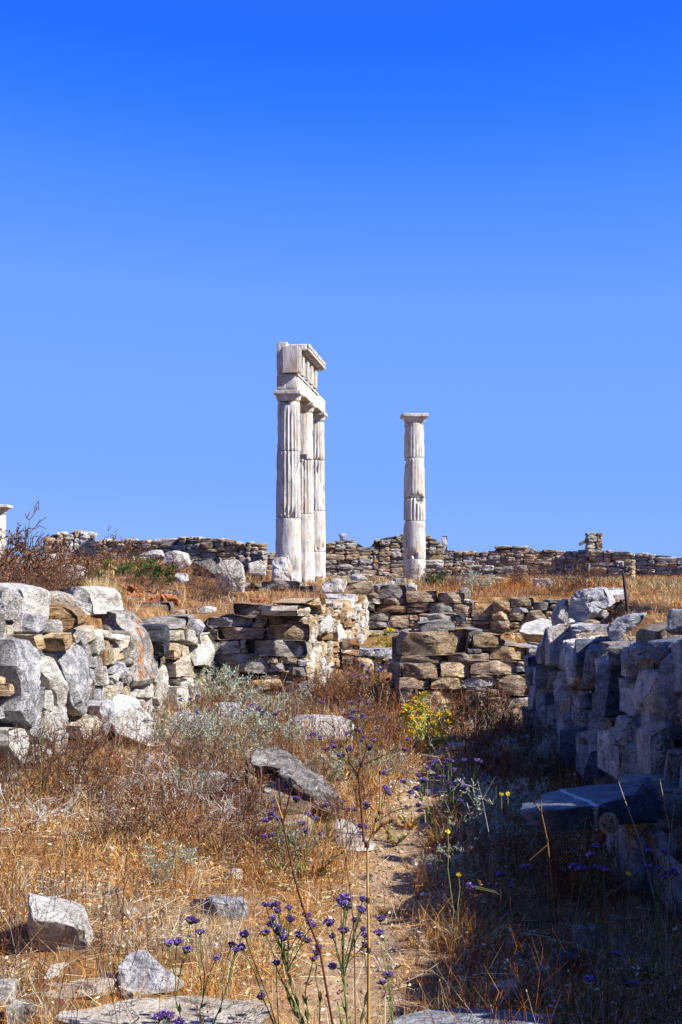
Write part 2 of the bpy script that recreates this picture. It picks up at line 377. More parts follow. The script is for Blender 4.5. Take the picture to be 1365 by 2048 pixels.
def stone_wall(name, label, A, B, top, base, mats, seed, cell=.02, wr=(6, 26), hr=(3, 9), depth=.45, traced=(), jit=.02, cat='wall', group=None, min_w=2, tilt=2., rough_end=0., gap=1., proud0=0., lib=block_mesh, yaw_j=0., recess=.07):
    """Wall whose face runs from A to B (left to right as seen); top = [(u, z)...] with u in metres along the face."""
    rng = random.Random(seed)
    d = Vector((B[0] - A[0], B[1] - A[1], 0)); Lw = d.length; d.normalize(); nrm = Vector((d.y, -d.x, 0)); yaw = math.atan2(d.y, d.x)
    root = empty(name, (A[0] + d.x * Lw / 2, A[1] + d.y * Lw / 2, base), label, cat, group)
    inv = Vector(root.location)
    zt = max(z for _, z in top); nu = int(Lw / cell); nz = int((zt - base) / cell) + 1
    uu = (np.arange(nu) + .5) * cell; zz = base + (np.arange(nz) + .5) * cell
    tp = np.interp(uu, [t[0] for t in top], [t[1] for t in top])
    occ = zz[:, None] > tp[None, :]
    U, Z = np.meshgrid(uu, zz)
    for k, tr in enumerate(traced):
        poly, mat = tr[0], tr[1]; kw = tr[2] if len(tr) > 2 else {}
        pts = [on_line(x, y, A, B) for x, y in poly]
        uv = [((p.x - A[0]) * d.x + (p.y - A[1]) * d.y, p.z) for p in pts]
        occ |= inside(uv, U, Z)
        kw = dict(dict(depth=depth * rng.uniform(.8, 1.), proud=rng.uniform(-.01, jit + .02) + proud0, bulge=.10), **kw)
        dp = kw.pop('depth')
        traced_stone('stone', poly, (A, B), dp, seed * 50 + k, mat, root, **kw)
    rects = fill_rects(occ, rng, wr, hr)
    for (u, z, w, h) in rects:
        if w < min_w or h < 2: continue
        mat = pick(rng, mats); me = lib(mat, rng.randrange(NVAR))
        o = bpy.data.objects.new('stone', me); COL.objects.link(o); o.parent = root
        dp = depth * rng.uniform(.85, 1.05); pr = rng.uniform(-jit, jit)
        cu = (u + w / 2) * cell; cz = base + (z + h / 2) * cell
        if rough_end and (cu < .3 or cu > Lw - .3): pr += rng.uniform(-rough_end, rough_end)
        p = Vector((A[0], A[1], 0)) + d * cu - nrm * (dp / 2 - pr); p.z = cz
        o.location = p - inv; flip = rng.choice((0, math.pi)) if abs(A[1]) > 0 else 0
        o.rotation_euler = (rng.uniform(-2, 2) * R(1), R(rng.uniform(-tilt, tilt)), yaw + R(rng.uniform(-yaw_j, yaw_j)))
        o.scale = (w * cell * 1.03 * gap * rng.choice((-1, 1)), dp, h * cell * 1.05 * gap)
    # dark mortar and earth between the stones
    us = np.linspace(0.05, Lw - .05, max(3, int(Lw / .15))); bm = bmesh.new(); f0 = []; b0 = []
    for u in us:
        zt_ = np.interp(u, [t[0] for t in top], [t[1] for t in top]) - .07
        q = Vector((A[0], A[1], 0)) + d * u
        row = []
        for w_, z_ in ((recess, base - .2), (recess, zt_), (depth - .04, zt_), (depth - .04, base - .2)):
            p = q - nrm * w_; p.z = max(z_, base - .2); row.append(bm.verts.new(p - inv))
        b0.append(row)
    for i in range(len(b0) - 1):
        for k in range(4): bm.faces.new((b0[i][k], b0[i + 1][k], b0[i + 1][(k + 1) % 4], b0[i][(k + 1) % 4]))
    bm.faces.new(b0[0]); bm.faces.new(b0[-1][::-1])
    bmesh.ops.recalc_face_normals(bm, faces=bm.faces[:])
    me = bpy.data.meshes.new('core'); bm.to_mesh(me); bm.free(); me.materials.append(MATS['core']); link('core', me, root)
    return root
def zr(ox, oy, sc):                            # enlarged-view coordinates -> photo pixels
    def f(*a):
        if len(a) == 4 and not isinstance(a[0], tuple):
            x0, y0, x1, y1 = a; g = random.Random(hash(a) & 0xffff); j = min(x1 - x0, y1 - y0) * .08
            q = lambda x, y: (ox + (x + g.uniform(-j, j)) / sc, oy + (y + g.uniform(-j, j)) / sc)
            return [q(x0, y0), q((x0 + x1) / 2, y0), q(x1, y0), q(x1, (y0 + y1) / 2), q(x1, y1), q((x0 + x1) / 2, y1), q(x0, y1), q(x0, (y0 + y1) / 2)]
        return [(ox + x / sc, oy + y / sc) for x, y in a]
    return f
def u_of(A, B, px):
    p = on_line(px, 1120, A, B); return math.hypot(p.x - A[0], p.y - A[1])
def prof(A, B, pts):
    out = []
    for x, y in pts:
        p = on_line(x, y, A, B); s = (p.x - A[0]) * (B[0] - A[0]) + (p.y - A[1]) * (B[1] - A[1])
        out.append((s / math.hypot(B[0] - A[0], B[1] - A[1]), p.z))
    return out
# ================================================================ ground
def lines(parts):
    out = []
    for a, b, st in parts: out += list(np.arange(a, b, st))
    return np.array(out + [parts[-1][1]])
gx = lines([(-600, -60, 60), (-60, -12, 4), (-12, -5, .5), (-5, 4.5, .075), (4.5, 12, .5), (12, 60, 4), (60, 600, 60)])
gy = lines([(-60, 0, 6), (0, 2.4, .3), (2.4, 21.5, .075), (21.5, 46, .5), (46, 100, 5), (100, 1400, 65)])
GX, GY = np.meshgrid(gx, gy); GZ = height(GX, GY); GZ = np.where(GY > 60, .85 - .006 * (GY - 60), GZ)
def bareness(x, y):
    p = np.exp(-((x - path_x(y) + .06 * (fbm(y * 3, x * 0 + 2) - .5)) / (.16 + .12 * sst(6, 4, y))) ** 4) * (y < 11.2) * sst(.18, .36, fbm(x * 5 + 1, y * 5))
    return np.clip(p + .45 * (fbm(x * 2.3 + 11, y * 2.3) > .66), 0, 1)
nv = GX.size; me = bpy.data.meshes.new('ground'); me.vertices.add(nv)
me.vertices.foreach_set('co', np.stack([GX, GY, GZ], -1).ravel())
ny, nx = GX.shape; i = (np.arange(ny - 1)[:, None] * nx + np.arange(nx - 1)[None, :]).ravel(); Q = np.stack([i, i + 1, i + nx + 1, i + nx], -1)
me.loops.add(Q.size); me.loops.foreach_set('vertex_index', Q.ravel()); me.polygons.add(len(Q)); me.polygons.foreach_set('loop_start', np.arange(len(Q)) * 4)
me.polygons.foreach_set('use_smooth', np.ones(len(Q), bool)); me.update(calc_edges=True)
ba = me.attributes.new('bare', 'FLOAT', 'POINT'); ba.data.foreach_set('value', bareness(GX, GY).ravel().astype(np.float32))
me.materials.append(EARTH); g = link('ground', me); tag(g, 'dry sandy earth with a trodden footpath', 'ground', kind='structure')

# ================================================================ walls in the middle distance
z1 = zr(400, 1150, 1365 / 360.); z2 = zr(720, 1150, 3.5)
SCH = {'schist': 6, 'schist_grey': 4, 'tan': 1, 'slate': .5}
A1, B1 = (-1.47, 13.77), (-.377, 13.70)
g1 = 'schist_grey'; b1 = 'schist'
tr = [(z1((248, 212), (330, 215), (745, 250), (756, 345), (640, 338), (410, 325), (262, 300)), 'schist', dict(proud=.05, depth=.55)),
      (z1(55, 320, 400, 388), g1), (z1(140, 395, 495, 485), b1), (z1(490, 372, 835, 500), b1), (z1(415, 322, 515, 358), g1), (z1(395, 358, 503, 398), b1),
      (z1(520, 335, 640, 370), b1), (z1(655, 345, 755, 375), b1), (z1(65, 515, 150, 598), g1), (z1(150, 500, 300, 598), g1), (z1(300, 490, 345, 562), g1),
      (z1(310, 565, 358, 595), 'tan'), (z1(340, 490, 810, 618), g1, dict(proud=.04)), (z1(120, 605, 525, 745), g1), (z1(520, 622, 595, 668), b1), (z1(600, 622, 750, 672), b1),
      (z1(525, 672, 645, 730), g1), (z1(655, 678, 745, 730), g1), (z1(750, 638, 815, 690), 'limestone'), (z1(705, 695, 808, 760), g1, dict(proud=.05)), (z1(735, 765, 820, 790), b1),
      (z1(725, 793, 820, 820), b1), (z1(705, 825, 828, 875), 'granite', dict(proud=.05)), (z1(715, 876, 815, 905), b1), (z1(750, 905, 810, 940), b1)]
stone_wall('stone_wall', 'dark schist wall end with a long tilted brown capstone, beside the doorway', A1, B1,
           prof(A1, B1, [(412, 1236), (470, 1225), (560, 1222), (600, 1225), (615, 1250)]), -.1, SCH, 11, wr=(5, 20), hr=(2, 6), depth=.5, traced=tr)
A2, B2 = (-.372, 13.74), (.42, 20.0)
LIT = {'cream': 5, 'tan': 3, 'limestone': 4, 'ochre': 1.6, 'schist_grey': 1, 'schist': .7}
stone_wall('stone_wall', 'sunlit passage wall of small cream and ochre stones running back from the doorway', A2, B2,
           [(0, .96), (1.5, .90), (2.2, .98), (3.5, .93), (4.6, 1.0), (6.4, .94)], -.1, LIT, 12, cell=.03, wr=(5, 16), hr=(3, 8), depth=.45, jit=.035,
           traced=[(z1((785, 215), (800, 200), (880, 172), (940, 180), (948, 240), (925, 300), (905, 240)), 'tan', dict(proud=.04)), (z1(750, 238, 905, 305), 'cream'),
                   (z1(948, 245, 1055, 310), 'tan'), (z1(1085, 330, 1165, 390), 'ochre'), (z1(915, 435, 1050, 490), 'ochre'), (z1((1040, 370), (1085, 380), (1085, 580), (1050, 580)), 'limestone', dict(proud=.04))])
A3, B3 = (.575, 12.72), (2.12, 12.92)
w2 = 'schist'; t2 = 'tan'
tr = [(z2((335, 405), (765, 378), (752, 545), (575, 560), (298, 570), (305, 460)), 'tan', dict(proud=.03, bulge=.10)), (z2(790, 415, 985, 500), t2), (z2(765, 380, 855, 430), g1),
      (z2(290, 570, 572, 615), w2), (z2(575, 545, 903, 620), w2), (z2(915, 500, 1180, 590), t2), (z2(755, 510, 860, 545), g1), (z2(300, 620, 552, 718), w2), (z2(565, 615, 765, 715), t2),
      (z2(775, 600, 1105, 690), w2), (z2(1110, 610, 1170, 640), g1), (z2(1095, 640, 1170, 675), 'granite'), (z2(775, 690, 945, 712), w2), (z2(275, 722, 485, 792), w2), (z2(500, 720, 700, 800), t2),
      (z2((705, 765), (760, 720), (940, 715), (962, 745), (930, 775), (800, 782)), 'granite'), (z2(275, 797, 385, 848), g1), (z2((350, 870), (390, 815), (560, 800), (745, 815), (735, 880), (600, 900), (400, 900)), t2),
      (z2(745, 780, 895, 808), g1), (z2(745, 810, 890, 850), w2), (z2(740, 850, 880, 885), g1), (z2(895, 800, 970, 840), w2), (z2((965, 740), (1030, 700), (1190, 700), (1190, 845), (1040, 840), (975, 800)), w2, dict(proud=.04)),
      (z2(365, 905, 560, 955), g1), (z2(1035, 860, 1190, 920), g1), (z2(1185, 505, 1275, 575), g1)]
stone_wall('stone_wall', 'broad low wall of warm brown schist blocks, in front of yellow thistles', A3, B3,
           prof(A3, B3, [(803, 1272), (815, 1262), (935, 1262), (960, 1270), (1000, 1275), (1060, 1290), (1105, 1292)]), -.1, SCH, 13, wr=(5, 20), hr=(2, 6), depth=.75, traced=tr)
A4, B4 = (.40, 20.05), (4.6, 20.0)
tr = [(z2(140, 72, 325, 160), g1), (z2(325, 112, 540, 190), b1), (z2(550, 122, 735, 200), b1), (z2(50, 120, 135, 162), b1), (z2(48, 163, 160, 200), g1), (z2(50, 205, 105, 250), g1), (z2(105, 210, 325, 262), 'ochre'),
      (z2(165, 162, 330, 210), b1), (z2(485, 200, 658, 268), g1), (z2(660, 205, 785, 265), b1), (z2(785, 205, 935, 290), 'tan'), (z2(325, 190, 480, 225), b1), (z2(50, 270, 215, 315), g1), (z2(50, 310, 195, 375), g1),
      (z2(220, 280, 350, 370), b1), (z2(935, 180, 1040, 250), 'tan', dict(proud=.15)), (z2(920, 250, 1035, 310), 'tan', dict(proud=.17)), (z2(912, 315, 1040, 370), b1, dict(proud=.16)), (z2(1060, 160, 1215, 222), b1), (z2(1218, 190, 1325, 245), g1),
      (z2(1070, 228, 1190, 262), 'granite'), (z2(1050, 262, 1150, 320), b1), (z2((1130, 330), (1190, 250), (1260, 245), (1310, 300), (1310, 345)), b1)]
stone_wall('stone_wall', 'ruined brown cross wall with a small pier of stacked blocks, below the lone column', A4, B4,
           prof(A4, B4, [(735, 1190), (758, 1184), (800, 1184), (870, 1192), (930, 1200), (985, 1205), (1000, 1200), (1060, 1198), (1130, 1200), (1270, 1200)]), .1, SCH, 14, cell=.03, wr=(5, 16), hr=(2, 6), depth=.5, traced=tr)
A5, B5 = (-1.75, 20.6), (.36, 20.3)
tr = [(z1(465, 45, 755, 108), g1), (z1(390, 105, 598, 165), 'schist'), (z1(655, 135, 840, 205), 'schist_grey'), (z1(755, 82, 860, 132), 'slate'), (z1(385, 60, 462, 90), b1), (z1(600, 112, 750, 135), b1),
      (z1((505, 172), (650, 172), (650, 200), (505, 200)), g1)]
stone_wall('stone_wall', 'low dark terrace wall in front of the three joined columns', A5, B5,
           prof(A5, B5, [(490, 1166), (520, 1163), (600, 1165), (628, 1175), (700, 1188), (728, 1190)]), .5, {'schist_grey': 4, 'schist': 4, 'slate': 2}, 15, cell=.03, wr=(5, 16), hr=(2, 6), depth=.45, traced=tr)
# threshold across the passage
A6, B6 = (.06, 16.25), (.9, 16.2)
tr = [(z1(1085, 485, 1205, 570), 'schist', dict(depth=.35)), (z1(1080, 615, 1170, 680), 'schist'), (z1(1175, 620, 1315, 745), 'tan'), (z1(1205, 560, 1365, 612), 'granite'), (zr(720, 1150, 3.5)(100, 520, 295, 580), 'granite')]
stone_wall('doorway_threshold', 'low stone threshold across the passage under yellow thistles', A6, B6,
           prof(A6, B6, [(686, 1302), (720, 1306), (800, 1306)]), -.1, {'schist': 4, 'granite': 2, 'tan': 2}, 16, wr=(6, 20), hr=(3, 8), depth=.4, traced=tr, cat='threshold')

# ================================================================ the pale boulder wall on the left
z3 = zr(0, 1140, 1178 / 230.); z4 = zr(200, 1180, 1308 / 230.)
A7, B7 = (float(xl(7.2)), 7.2), (float(xl(13.8)), 13.8)
wl = 'limestone'; gr = 'granite'
tr = [(z3((0, 680), (180, 730), (240, 790), (275, 860), (300, 1000), (330, 1200), (325, 1400), (300, 1570), (150, 1610), (60, 1480), (60, 1250), (20, 1080), (0, 980)), gr),
      (z3((520, 830), (620, 780), (780, 720), (815, 760), (820, 1000), (820, 1250), (835, 1470), (740, 1490), (640, 1400), (560, 1000)), gr),
      (z3((330, 870), (420, 860), (480, 900), (520, 950), (590, 1200), (600, 1400), (560, 1450), (480, 1250), (400, 1100), (320, 950)), wl, dict(proud=.06)),
      (z3((380, 1430), (600, 1380), (640, 1500), (660, 1750), (620, 1900), (500, 1900), (450, 1750), (380, 1650)), wl),
      (z3((0, 1620), (120, 1620), (170, 1700), (230, 1800), (250, 1950), (100, 1980), (30, 1850), (0, 1800)), wl), (z3((240, 1800), (320, 1780), (400, 1880), (430, 1960), (250, 1980)), wl),
      (z3((170, 1600), (300, 1600), (380, 1700), (300, 1760), (230, 1700)), gr), (z3((680, 1600), (830, 1480), (900, 1560), (920, 1720), (820, 1740), (700, 1720)), 'cream'),
      (z3((860, 1390), (1000, 1330), (1060, 1560), (1120, 1690), (1000, 1750), (930, 1650), (900, 1500)), gr), (z3((480, 690), (590, 640), (640, 740), (590, 790), (520, 825)), 'tan'),
      (z3((0, 1165), (70, 1180), (60, 1250), (0, 1290)), 'tan'), (z3((210, 660), (300, 660), (330, 800), (260, 820)), 'tan'), (z3((340, 1250), (460, 1230), (500, 1400), (430, 1450), (340, 1400)), wl),
      (z4((870, 440), (1030, 490), (1040, 620), (960, 625), (880, 570)), wl), (z4((790, 470), (870, 430), (880, 570), (750, 570)), 'cream'), (z4((740, 600), (810, 640), (810, 760), (720, 790), (710, 680)), 'tan'),
      (z4((810, 620), (900, 650), (960, 860), (890, 990), (760, 980), (750, 830), (810, 780)), 'cream'), (z4((1060, 520), (1170, 490), (1240, 620), (1260, 800), (1200, 880), (1090, 840), (1010, 860), (1030, 650)), wl),
      (z4((690, 830), (740, 920), (740, 1080), (700, 1250), (660, 1310), (620, 1230), (640, 1000)), wl, dict(proud=.05)), (z4((820, 1010), (1000, 1000), (1010, 1090), (850, 1090)), wl), (z4((1020, 1100), (1110, 1100), (1100, 1200), (1010, 1170)), 'cream'),
      (z4((760, 1100), (900, 1090), (950, 1200), (880, 1320), (770, 1350)), wl), (z4((940, 1120), (1010, 1120), (1080, 1230), (1000, 1300), (930, 1250)), wl)]
LW = stone_wall('boulder_wall', 'sunlit wall of large pale granite and limestone boulders along the path', A7, B7,
           prof(A7, B7, [(-120, 1195), (0, 1215), (100, 1232), (160, 1246), (220, 1262), (330, 1262), (400, 1262), (430, 1280)]), -.15, {'limestone': 4, 'granite': 4, 'cream': 3, 'tan': 1.5, 'schist_grey': 2.5, 'grey_rubble': 2}, 17, cell=.03, wr=(4, 13), hr=(2, 7), depth=.4, traced=tr, jit=.04, tilt=12, gap=1.10, proud0=.07, lib=rubble_mesh, yaw_j=8, recess=.13)
def wall_stone(poly, Y, depth, seed, mat, root, **kw):
    return traced_stone('stone', poly, face(Y, kw.pop('slope', 0.)), depth, seed, mat, root, **kw)
# capping stones that face the viewer
wall_stone(z3((-120, 150), (0, 135), (90, 150), (240, 175), (300, 220), (300, 400), (305, 520), (275, 635), (190, 600), (0, 570), (-110, 560)), 8.35, .55, 701, 'limestone', LW, slope=.2, bulge=.12, proud=.12, rough=.035)
wall_stone(z3((290, 330), (450, 335), (630, 380), (740, 430), (795, 490), (790, 560), (640, 635), (420, 632), (285, 635), (295, 520)), 9.15, .5, 702, 'ochre', LW, bulge=.2, rough=.05)
wall_stone(z3((320, 240), (500, 230), (640, 265), (710, 330), (690, 385), (590, 375), (450, 350), (310, 330)), 9.5, .45, 703, 'cream', LW, bulge=.15, rough=.05, lean=.5)
wall_stone(z3((560, 200), (770, 170), (840, 180), (905, 260), (950, 460), (860, 470), (790, 480), (740, 420), (715, 330), (640, 265)), 9.85, .5, 704, 'limestone', LW, bulge=.12, slope=.5, rough=.03)
wall_stone([(160, 1253), (180, 1232), (200, 1224), (221, 1225), (229, 1245), (250, 1275), (257, 1305), (260, 1340), (264, 1362), (255, 1376), (222, 1386), (200, 1396), (165, 1392), (158, 1330)], 10.3, .6, 705, 'rusty_granite', LW, bulge=.16, slope=.35, rough=.05, n=48)
wall_stone(z4((165, 395), (640, 410), (720, 415), (735, 600), (720, 740), (640, 760), (330, 765), (325, 640), (230, 545)), 11.4, .6, 706, 'slate', LW, bulge=.06, rough=.02)
wall_stone(z4((330, 790), (690, 780), (690, 860), (560, 995), (360, 995)), 11.55, .5, 707, 'schist', LW, bulge=.08)
wall_stone(z4((360, 1000), (530, 1000), (640, 1050), (630, 1200), (350, 1190)), 11.6, .4, 708, 'schist', LW, bulge=.08)
wall_stone(z4((430, 340), (880, 300), (1000, 310), (980, 420), (870, 440), (730, 450), (640, 405), (450, 390)), 12.2, .7, 709, 'schist_grey', LW, bulge=.08, lean=1.)
wall_stone(z4((980, 340), (1100, 340), (1170, 430), (1130, 510), (1000, 470)), 12.6, .4, 710, 'granite', LW, bulge=.12)
wall_stone(z3((345, 640), (440, 640), (480, 880), (420, 900), (370, 830)), 9.3, .2, 711, 'schist', LW, bulge=.05)

# ================================================================ the shaded wall on the right
A8, B8 = (XR, 11.05), (XR, 2.0)
RUB = {'grey_rubble': 6, 'brown_rubble': 2.4, 'pale_grey': 2.4, 'blue_slate': .8, 'granite': .8}
RW = stone_wall('rubble_wall', 'tall shaded wall of upright grey slabs casting its shadow over the path', A8, B8,
           [(0, .40), (.3, .62), (.6, .86), (1.0, 1.02), (2., 1.0), (3., .98), (4., 1.05), (4.6, 1.2), (5.2, 1.30), (9.1, 1.33)], -.15, RUB, 18, cell=.03, wr=(4, 15), hr=(4, 15), depth=.45, jit=.10, tilt=14, rough_end=.04, gap=.95, lib=rubble_mesh, yaw_j=22, recess=.17)
z5 = zr(1040, 1160, 4.2); z6 = zr(1040, 1440, 4.2)
wall_stone(z5((405, 250), (430, 150), (520, 90), (700, 70), (740, 130), (765, 200), (690, 250), (630, 300), (560, 345), (480, 345), (415, 310)), 10.6, .6, 801, 'pale_grey', RW, bulge=.25, rough=.06, slope=.3, n=48)
wall_stone(z5((310, 330), (350, 220), (410, 160), (415, 330), (400, 520), (360, 560), (330, 420)), 11.0, .4, 802, 'grey_rubble', RW, bulge=.15, rough=.05)
wall_stone(z5((190, 590), (260, 420), (320, 390), (330, 560), (300, 620), (280, 820), (210, 900)), 11.5, .4, 803, 'grey_rubble', RW, bulge=.15, rough=.05)
wall_stone(z5((400, 420), (500, 370), (640, 375), (560, 440), (540, 520), (480, 640), (430, 600)), 9.9, .5, 804, 'pale_grey', RW, bulge=.12, rough=.05)
wall_stone(z5((490, 560), (550, 410), (660, 400), (740, 380), (760, 500), (770, 700), (740, 860), (660, 850), (590, 690), (495, 670)), 9.2, .5, 805, 'grey_rubble', RW, bulge=.12, rough=.06)
wall_stone(z5((730, 400), (800, 330), (900, 300), (1050, 290), (1010, 350), (900, 450), (800, 540), (740, 470)), 8.6, .6, 806, 'pale_grey', RW, bulge=.12, rough=.05, slope=.3)
wall_stone(z5((845, 620), (960, 560), (1080, 500), (1150, 520), (1145, 650), (1110, 830), (1040, 800), (960, 800), (870, 740)), 7.5, .6, 807, 'pale_grey', RW, bulge=.28, rough=.05, slope=.2, n=48)
wall_stone(z5((1150, 440), (1300, 390), (1480, 380), (1480, 880), (1365, 890), (1200, 900), (1125, 920), (1130, 750)), 6.75, .55, 808, 'brown_rubble', RW, bulge=.06, rough=.03)
wall_stone(z5((1220, 930), (1365, 925), (1500, 930), (1500, 1180), (1380, 1230), (1290, 1200), (1235, 1090)), 6.4, .5, 809, 'grey_rubble', RW, bulge=.15, rough=.04)
wall_stone(z5((1100, 1320), (1170, 1270), (1250, 1210), (1300, 1330), (1320, 1560), (1280, 1690), (1110, 1680), (1095, 1500)), 6.55, .4, 810, 'grey_rubble', RW, bulge=.08, rough=.03)
wall_stone(z5((900, 1200), (960, 1170), (1010, 1300), (1050, 1500), (1040, 1560), (960, 1520), (895, 1400)), 7.15, .35, 811, 'grey_rubble', RW, bulge=.06)
wall_stone(z5((745, 1270), (790, 1190), (825, 1290), (825, 1570), (745, 1570)), 7.75, .35, 812, 'brown_rubble', RW, bulge=.1)
wall_stone(z5((820, 1340), (860, 1270), (900, 1280), (895, 1480), (900, 1610), (840, 1560)), 7.4, .35, 813, 'pale_grey', RW, bulge=.1)
wall_stone(z5((605, 860), (640, 780), (650, 900), (640, 1050), (690, 1280), (640, 1240), (610, 1000)), 8.6, .35, 814, 'grey_rubble', RW, bulge=.1)
wall_stone(z5((560, 1540), (600, 1450), (740, 1430), (750, 1580), (700, 1660), (540, 1670)), 7.9, .4, 815, 'blue_slate', RW, bulge=.08)
wall_stone(z5((110, 1000), (200, 900), (320, 850), (300, 950), (240, 1020), (180, 1120), (220, 1250), (110, 1260)), 11.2, .4, 816, 'grey_rubble', RW, bulge=.15, rough=.05)
wall_stone(z5((70, 650), (190, 640), (200, 900), (150, 930), (90, 910)), 11.6, .4, 817, 'blue_slate', RW, bulge=.08)
wall_stone(z6((940, 1000), (1010, 975), (1130, 985), (1200, 1150), (1230, 1350), (1180, 1600), (980, 1600), (870, 1260), (890, 1170)), 5.75, .5, 818, 'pale_grey', RW, bulge=.2, rough=.05, n=48)
wall_stone(z6((1130, 990), (1240, 970), (1290, 1100), (1310, 1280), (1220, 1270), (1150, 1130)), 5.6, .4, 819, 'pale_grey', RW, bulge=.1)
wall_stone(z6((960, 620), (1020, 590), (1365, 590), (1500, 600), (1480, 830), (1200, 850), (1050, 760), (970, 720)), 5.9, .5, 820, 'grey_rubble', RW, bulge=.1, rough=.03)
wall_stone(z6((940, 960), (1060, 770), (1140, 790), (1130, 960), (1020, 980)), 5.75, .4, 821, 'grey_rubble', RW, bulge=.1)
wall_stone(z6((1320, 1300), (1420, 1250), (1480, 1600), (1350, 1720), (1300, 1620)), 5.3, .4, 822, 'pale_grey', RW, bulge=.12)

# ================================================================ far walls
FARM = {'schist': 5, 'schist_grey': 6, 'tan': 2.4, 'cream': 1.4, 'slate': .3}
def far_wall(label, Y0, Y1, pts, base_py, seed, mats=FARM, base=None, wr=(5, 17), hr=(2, 4), depth=.55, cell=.045, name='stone_wall'):
    A = at(pts[0][0], 1120, Y0); B = at(pts[-1][0], 1120, Y1); A = (A.x, A.y); B = (B.x, B.y)
    b = on_line((pts[0][0] + pts[-1][0]) / 2, base_py, A, B).z - .15
    pr = prof(A, B, pts); pr.sort()
    return stone_wall(name, label, A, B, pr, b, mats, seed, cell=cell, wr=wr, hr=hr, depth=depth, jit=.04, group='ruined walls along the skyline')
far_wall('pale rubble wall stub on the skyline beside the dry bush', 30, 30, [(85, 1078), (100, 1062), (130, 1066), (140, 1058), (160, 1056), (175, 1062), (186, 1066)], 1120, 31, {'cream': 5, 'limestone': 4, 'tan': 3, 'granite': 2}, wr=(5, 10), hr=(3, 6))
far_wall('long stepped schist wall on the skyline between dry bush and joined columns', 34.5, 33.5, [(183, 1076), (250, 1078), (262, 1074), (285, 1080), (322, 1076), (332, 1078), (347, 1074), (410, 1072), (450, 1077), (480, 1083), (500, 1084), (527, 1088)], 1130, 32)
far_wall('low wall segment on the skyline just behind the joined columns', 42, 42, [(522, 1104), (560, 1104), (620, 1100), (660, 1092)], 1150, 33)
far_wall('jagged brown wall on the skyline between the joined columns and lone column', 40, 40, [(648, 1087), (676, 1082), (690, 1078), (706, 1078), (725, 1087), (735, 1095), (748, 1084), (752, 1076), (772, 1071), (800, 1067), (815, 1064), (846, 1070), (872, 1073), (880, 1082), (888, 1098)], 1168, 34)
far_wall('long level schist wall on the skyline beyond the lone column', 44, 43, [(884, 1101), (925, 1099), (984, 1103), (990, 1093), (1050, 1090), (1056, 1090), (1075, 1099), (1130, 1102), (1180, 1099)], 1160, 35)
far_wall('square stub of wall rising above the skyline masonry', 42.6, 42.6, [(1176, 1064), (1192, 1064), (1207, 1066)], 1105, 36, wr=(5, 9), hr=(3, 5), name='wall_pier')
far_wall('skyline wall of neat grey courses beyond the square stub', 42.5, 41, [(1180, 1104), (1240, 1098), (1262, 1104), (1300, 1106), (1332, 1107), (1368, 1114), (1460, 1118)], 1160, 37, wr=(7, 20), hr=(3, 4))
far_wall('low broken wall with a squared end in front of the long level wall', 38.5, 38, [(872, 1125), (930, 1124), (950, 1128), (985, 1124), (990, 1120), (1004, 1122), (1010, 1130), (1040, 1128), (1056, 1127)], 1166, 38)
far_wall('low grey wall jutting out below the square stub', 39.5, 39, [(1180, 1122), (1200, 1120), (1268, 1120)], 1166, 39, wr=(8, 24), hr=(3, 4))
far_wall('scattered ground level course of slabs along the dry field', 36.8, 36.3, [(855, 1155), (930, 1156), (1000, 1157), (1060, 1158), (1130, 1157)], 1166, 40)
far_wall('ragged low rubble line in the field between the joined columns and lone column', 33.5, 33, [(655, 1148), (690, 1143), (720, 1150), (760, 1144), (800, 1150), (860, 1148)], 1168, 41)
o = link('timber_beam', mesh_from('beam', [(x, y, z) for x in (-.22, .22) for y in (-.07, .07) for z in (-.05, .05)], [(0, 1, 3, 2), (4, 6, 7, 5), (0, 4, 5, 1), (2, 3, 7, 6), (0, 2, 6, 4), (1, 5, 7, 3)], WOOD, False))
p = at(1171, 1083, 42.7); o.location = p; o.rotation_euler = (0, R(-28), 0); tag(o, 'dark timber beam sticking out of the square wall stub', 'beam')

# ================================================================ columns
AX = math.atan(.117)                           # the colonnade runs this much to the right of straight ahead
def drum_mesh(r0, r1, h, flute, seed, chips=.5, notch=False):
    rng = random.Random(seed); NF = 20; PER = 6; n = NF * PER; rows = 16; V = []; F = []
    for i in range(rows):
        t = i / (rows - 1); t = .5 - .5 * math.cos(math.pi * t) if True else t
        z = h * t; r = r0 + (r1 - r0) * t
        e = min(z, h - z); edge = max(0., 1 - e / .04) * .006
        for j in range(n):
            a = 2 * math.pi * j / n; ph = (j % PER) / PER
            x, y = math.cos(a), math.sin(a)
            q = (x * r0, y * r0, z)
            wear = min(1, max(0, .78 + 1.1 * n3((q[0] * 1.2, q[1] * 1.2, z * .7), 1.6, seed)))
            dep = flute * wear * math.sin(math.pi * ph) ** .8
            wv = n3(q, 3., seed + 2) * .005 + n3(q, 10., seed + 4) * .003
            chip = max(0, n3(q, 2.4, seed + 6) - .28) * .12 * chips * (1 + 2 * (e < .1))
            rr = r - dep + wv - chip - edge
            if notch: rr -= .09 * max(0., 1 - (z / (.10 * max(.05, 1 - ((a - 4.85) / .95) ** 2))) ** 2) * (abs(a - 4.85) < .95)
            V.append((x * rr, y * rr, z + (n3((x * 2, y * 2, seed), 1., seed) * .012 if 0 < i < rows - 1 else 0)))
    for i in range(rows - 1):
        for j in range(n):
            j2 = (j + 1) % n; F.append((i * n + j, i * n + j2, (i + 1) * n + j2, (i + 1) * n + j))
    F.append(list(range(n))[::-1]); F.append([(rows - 1) * n + j for j in range(n)])
    return mesh_from('drum', V, F, MATS['marble'], True, 50)
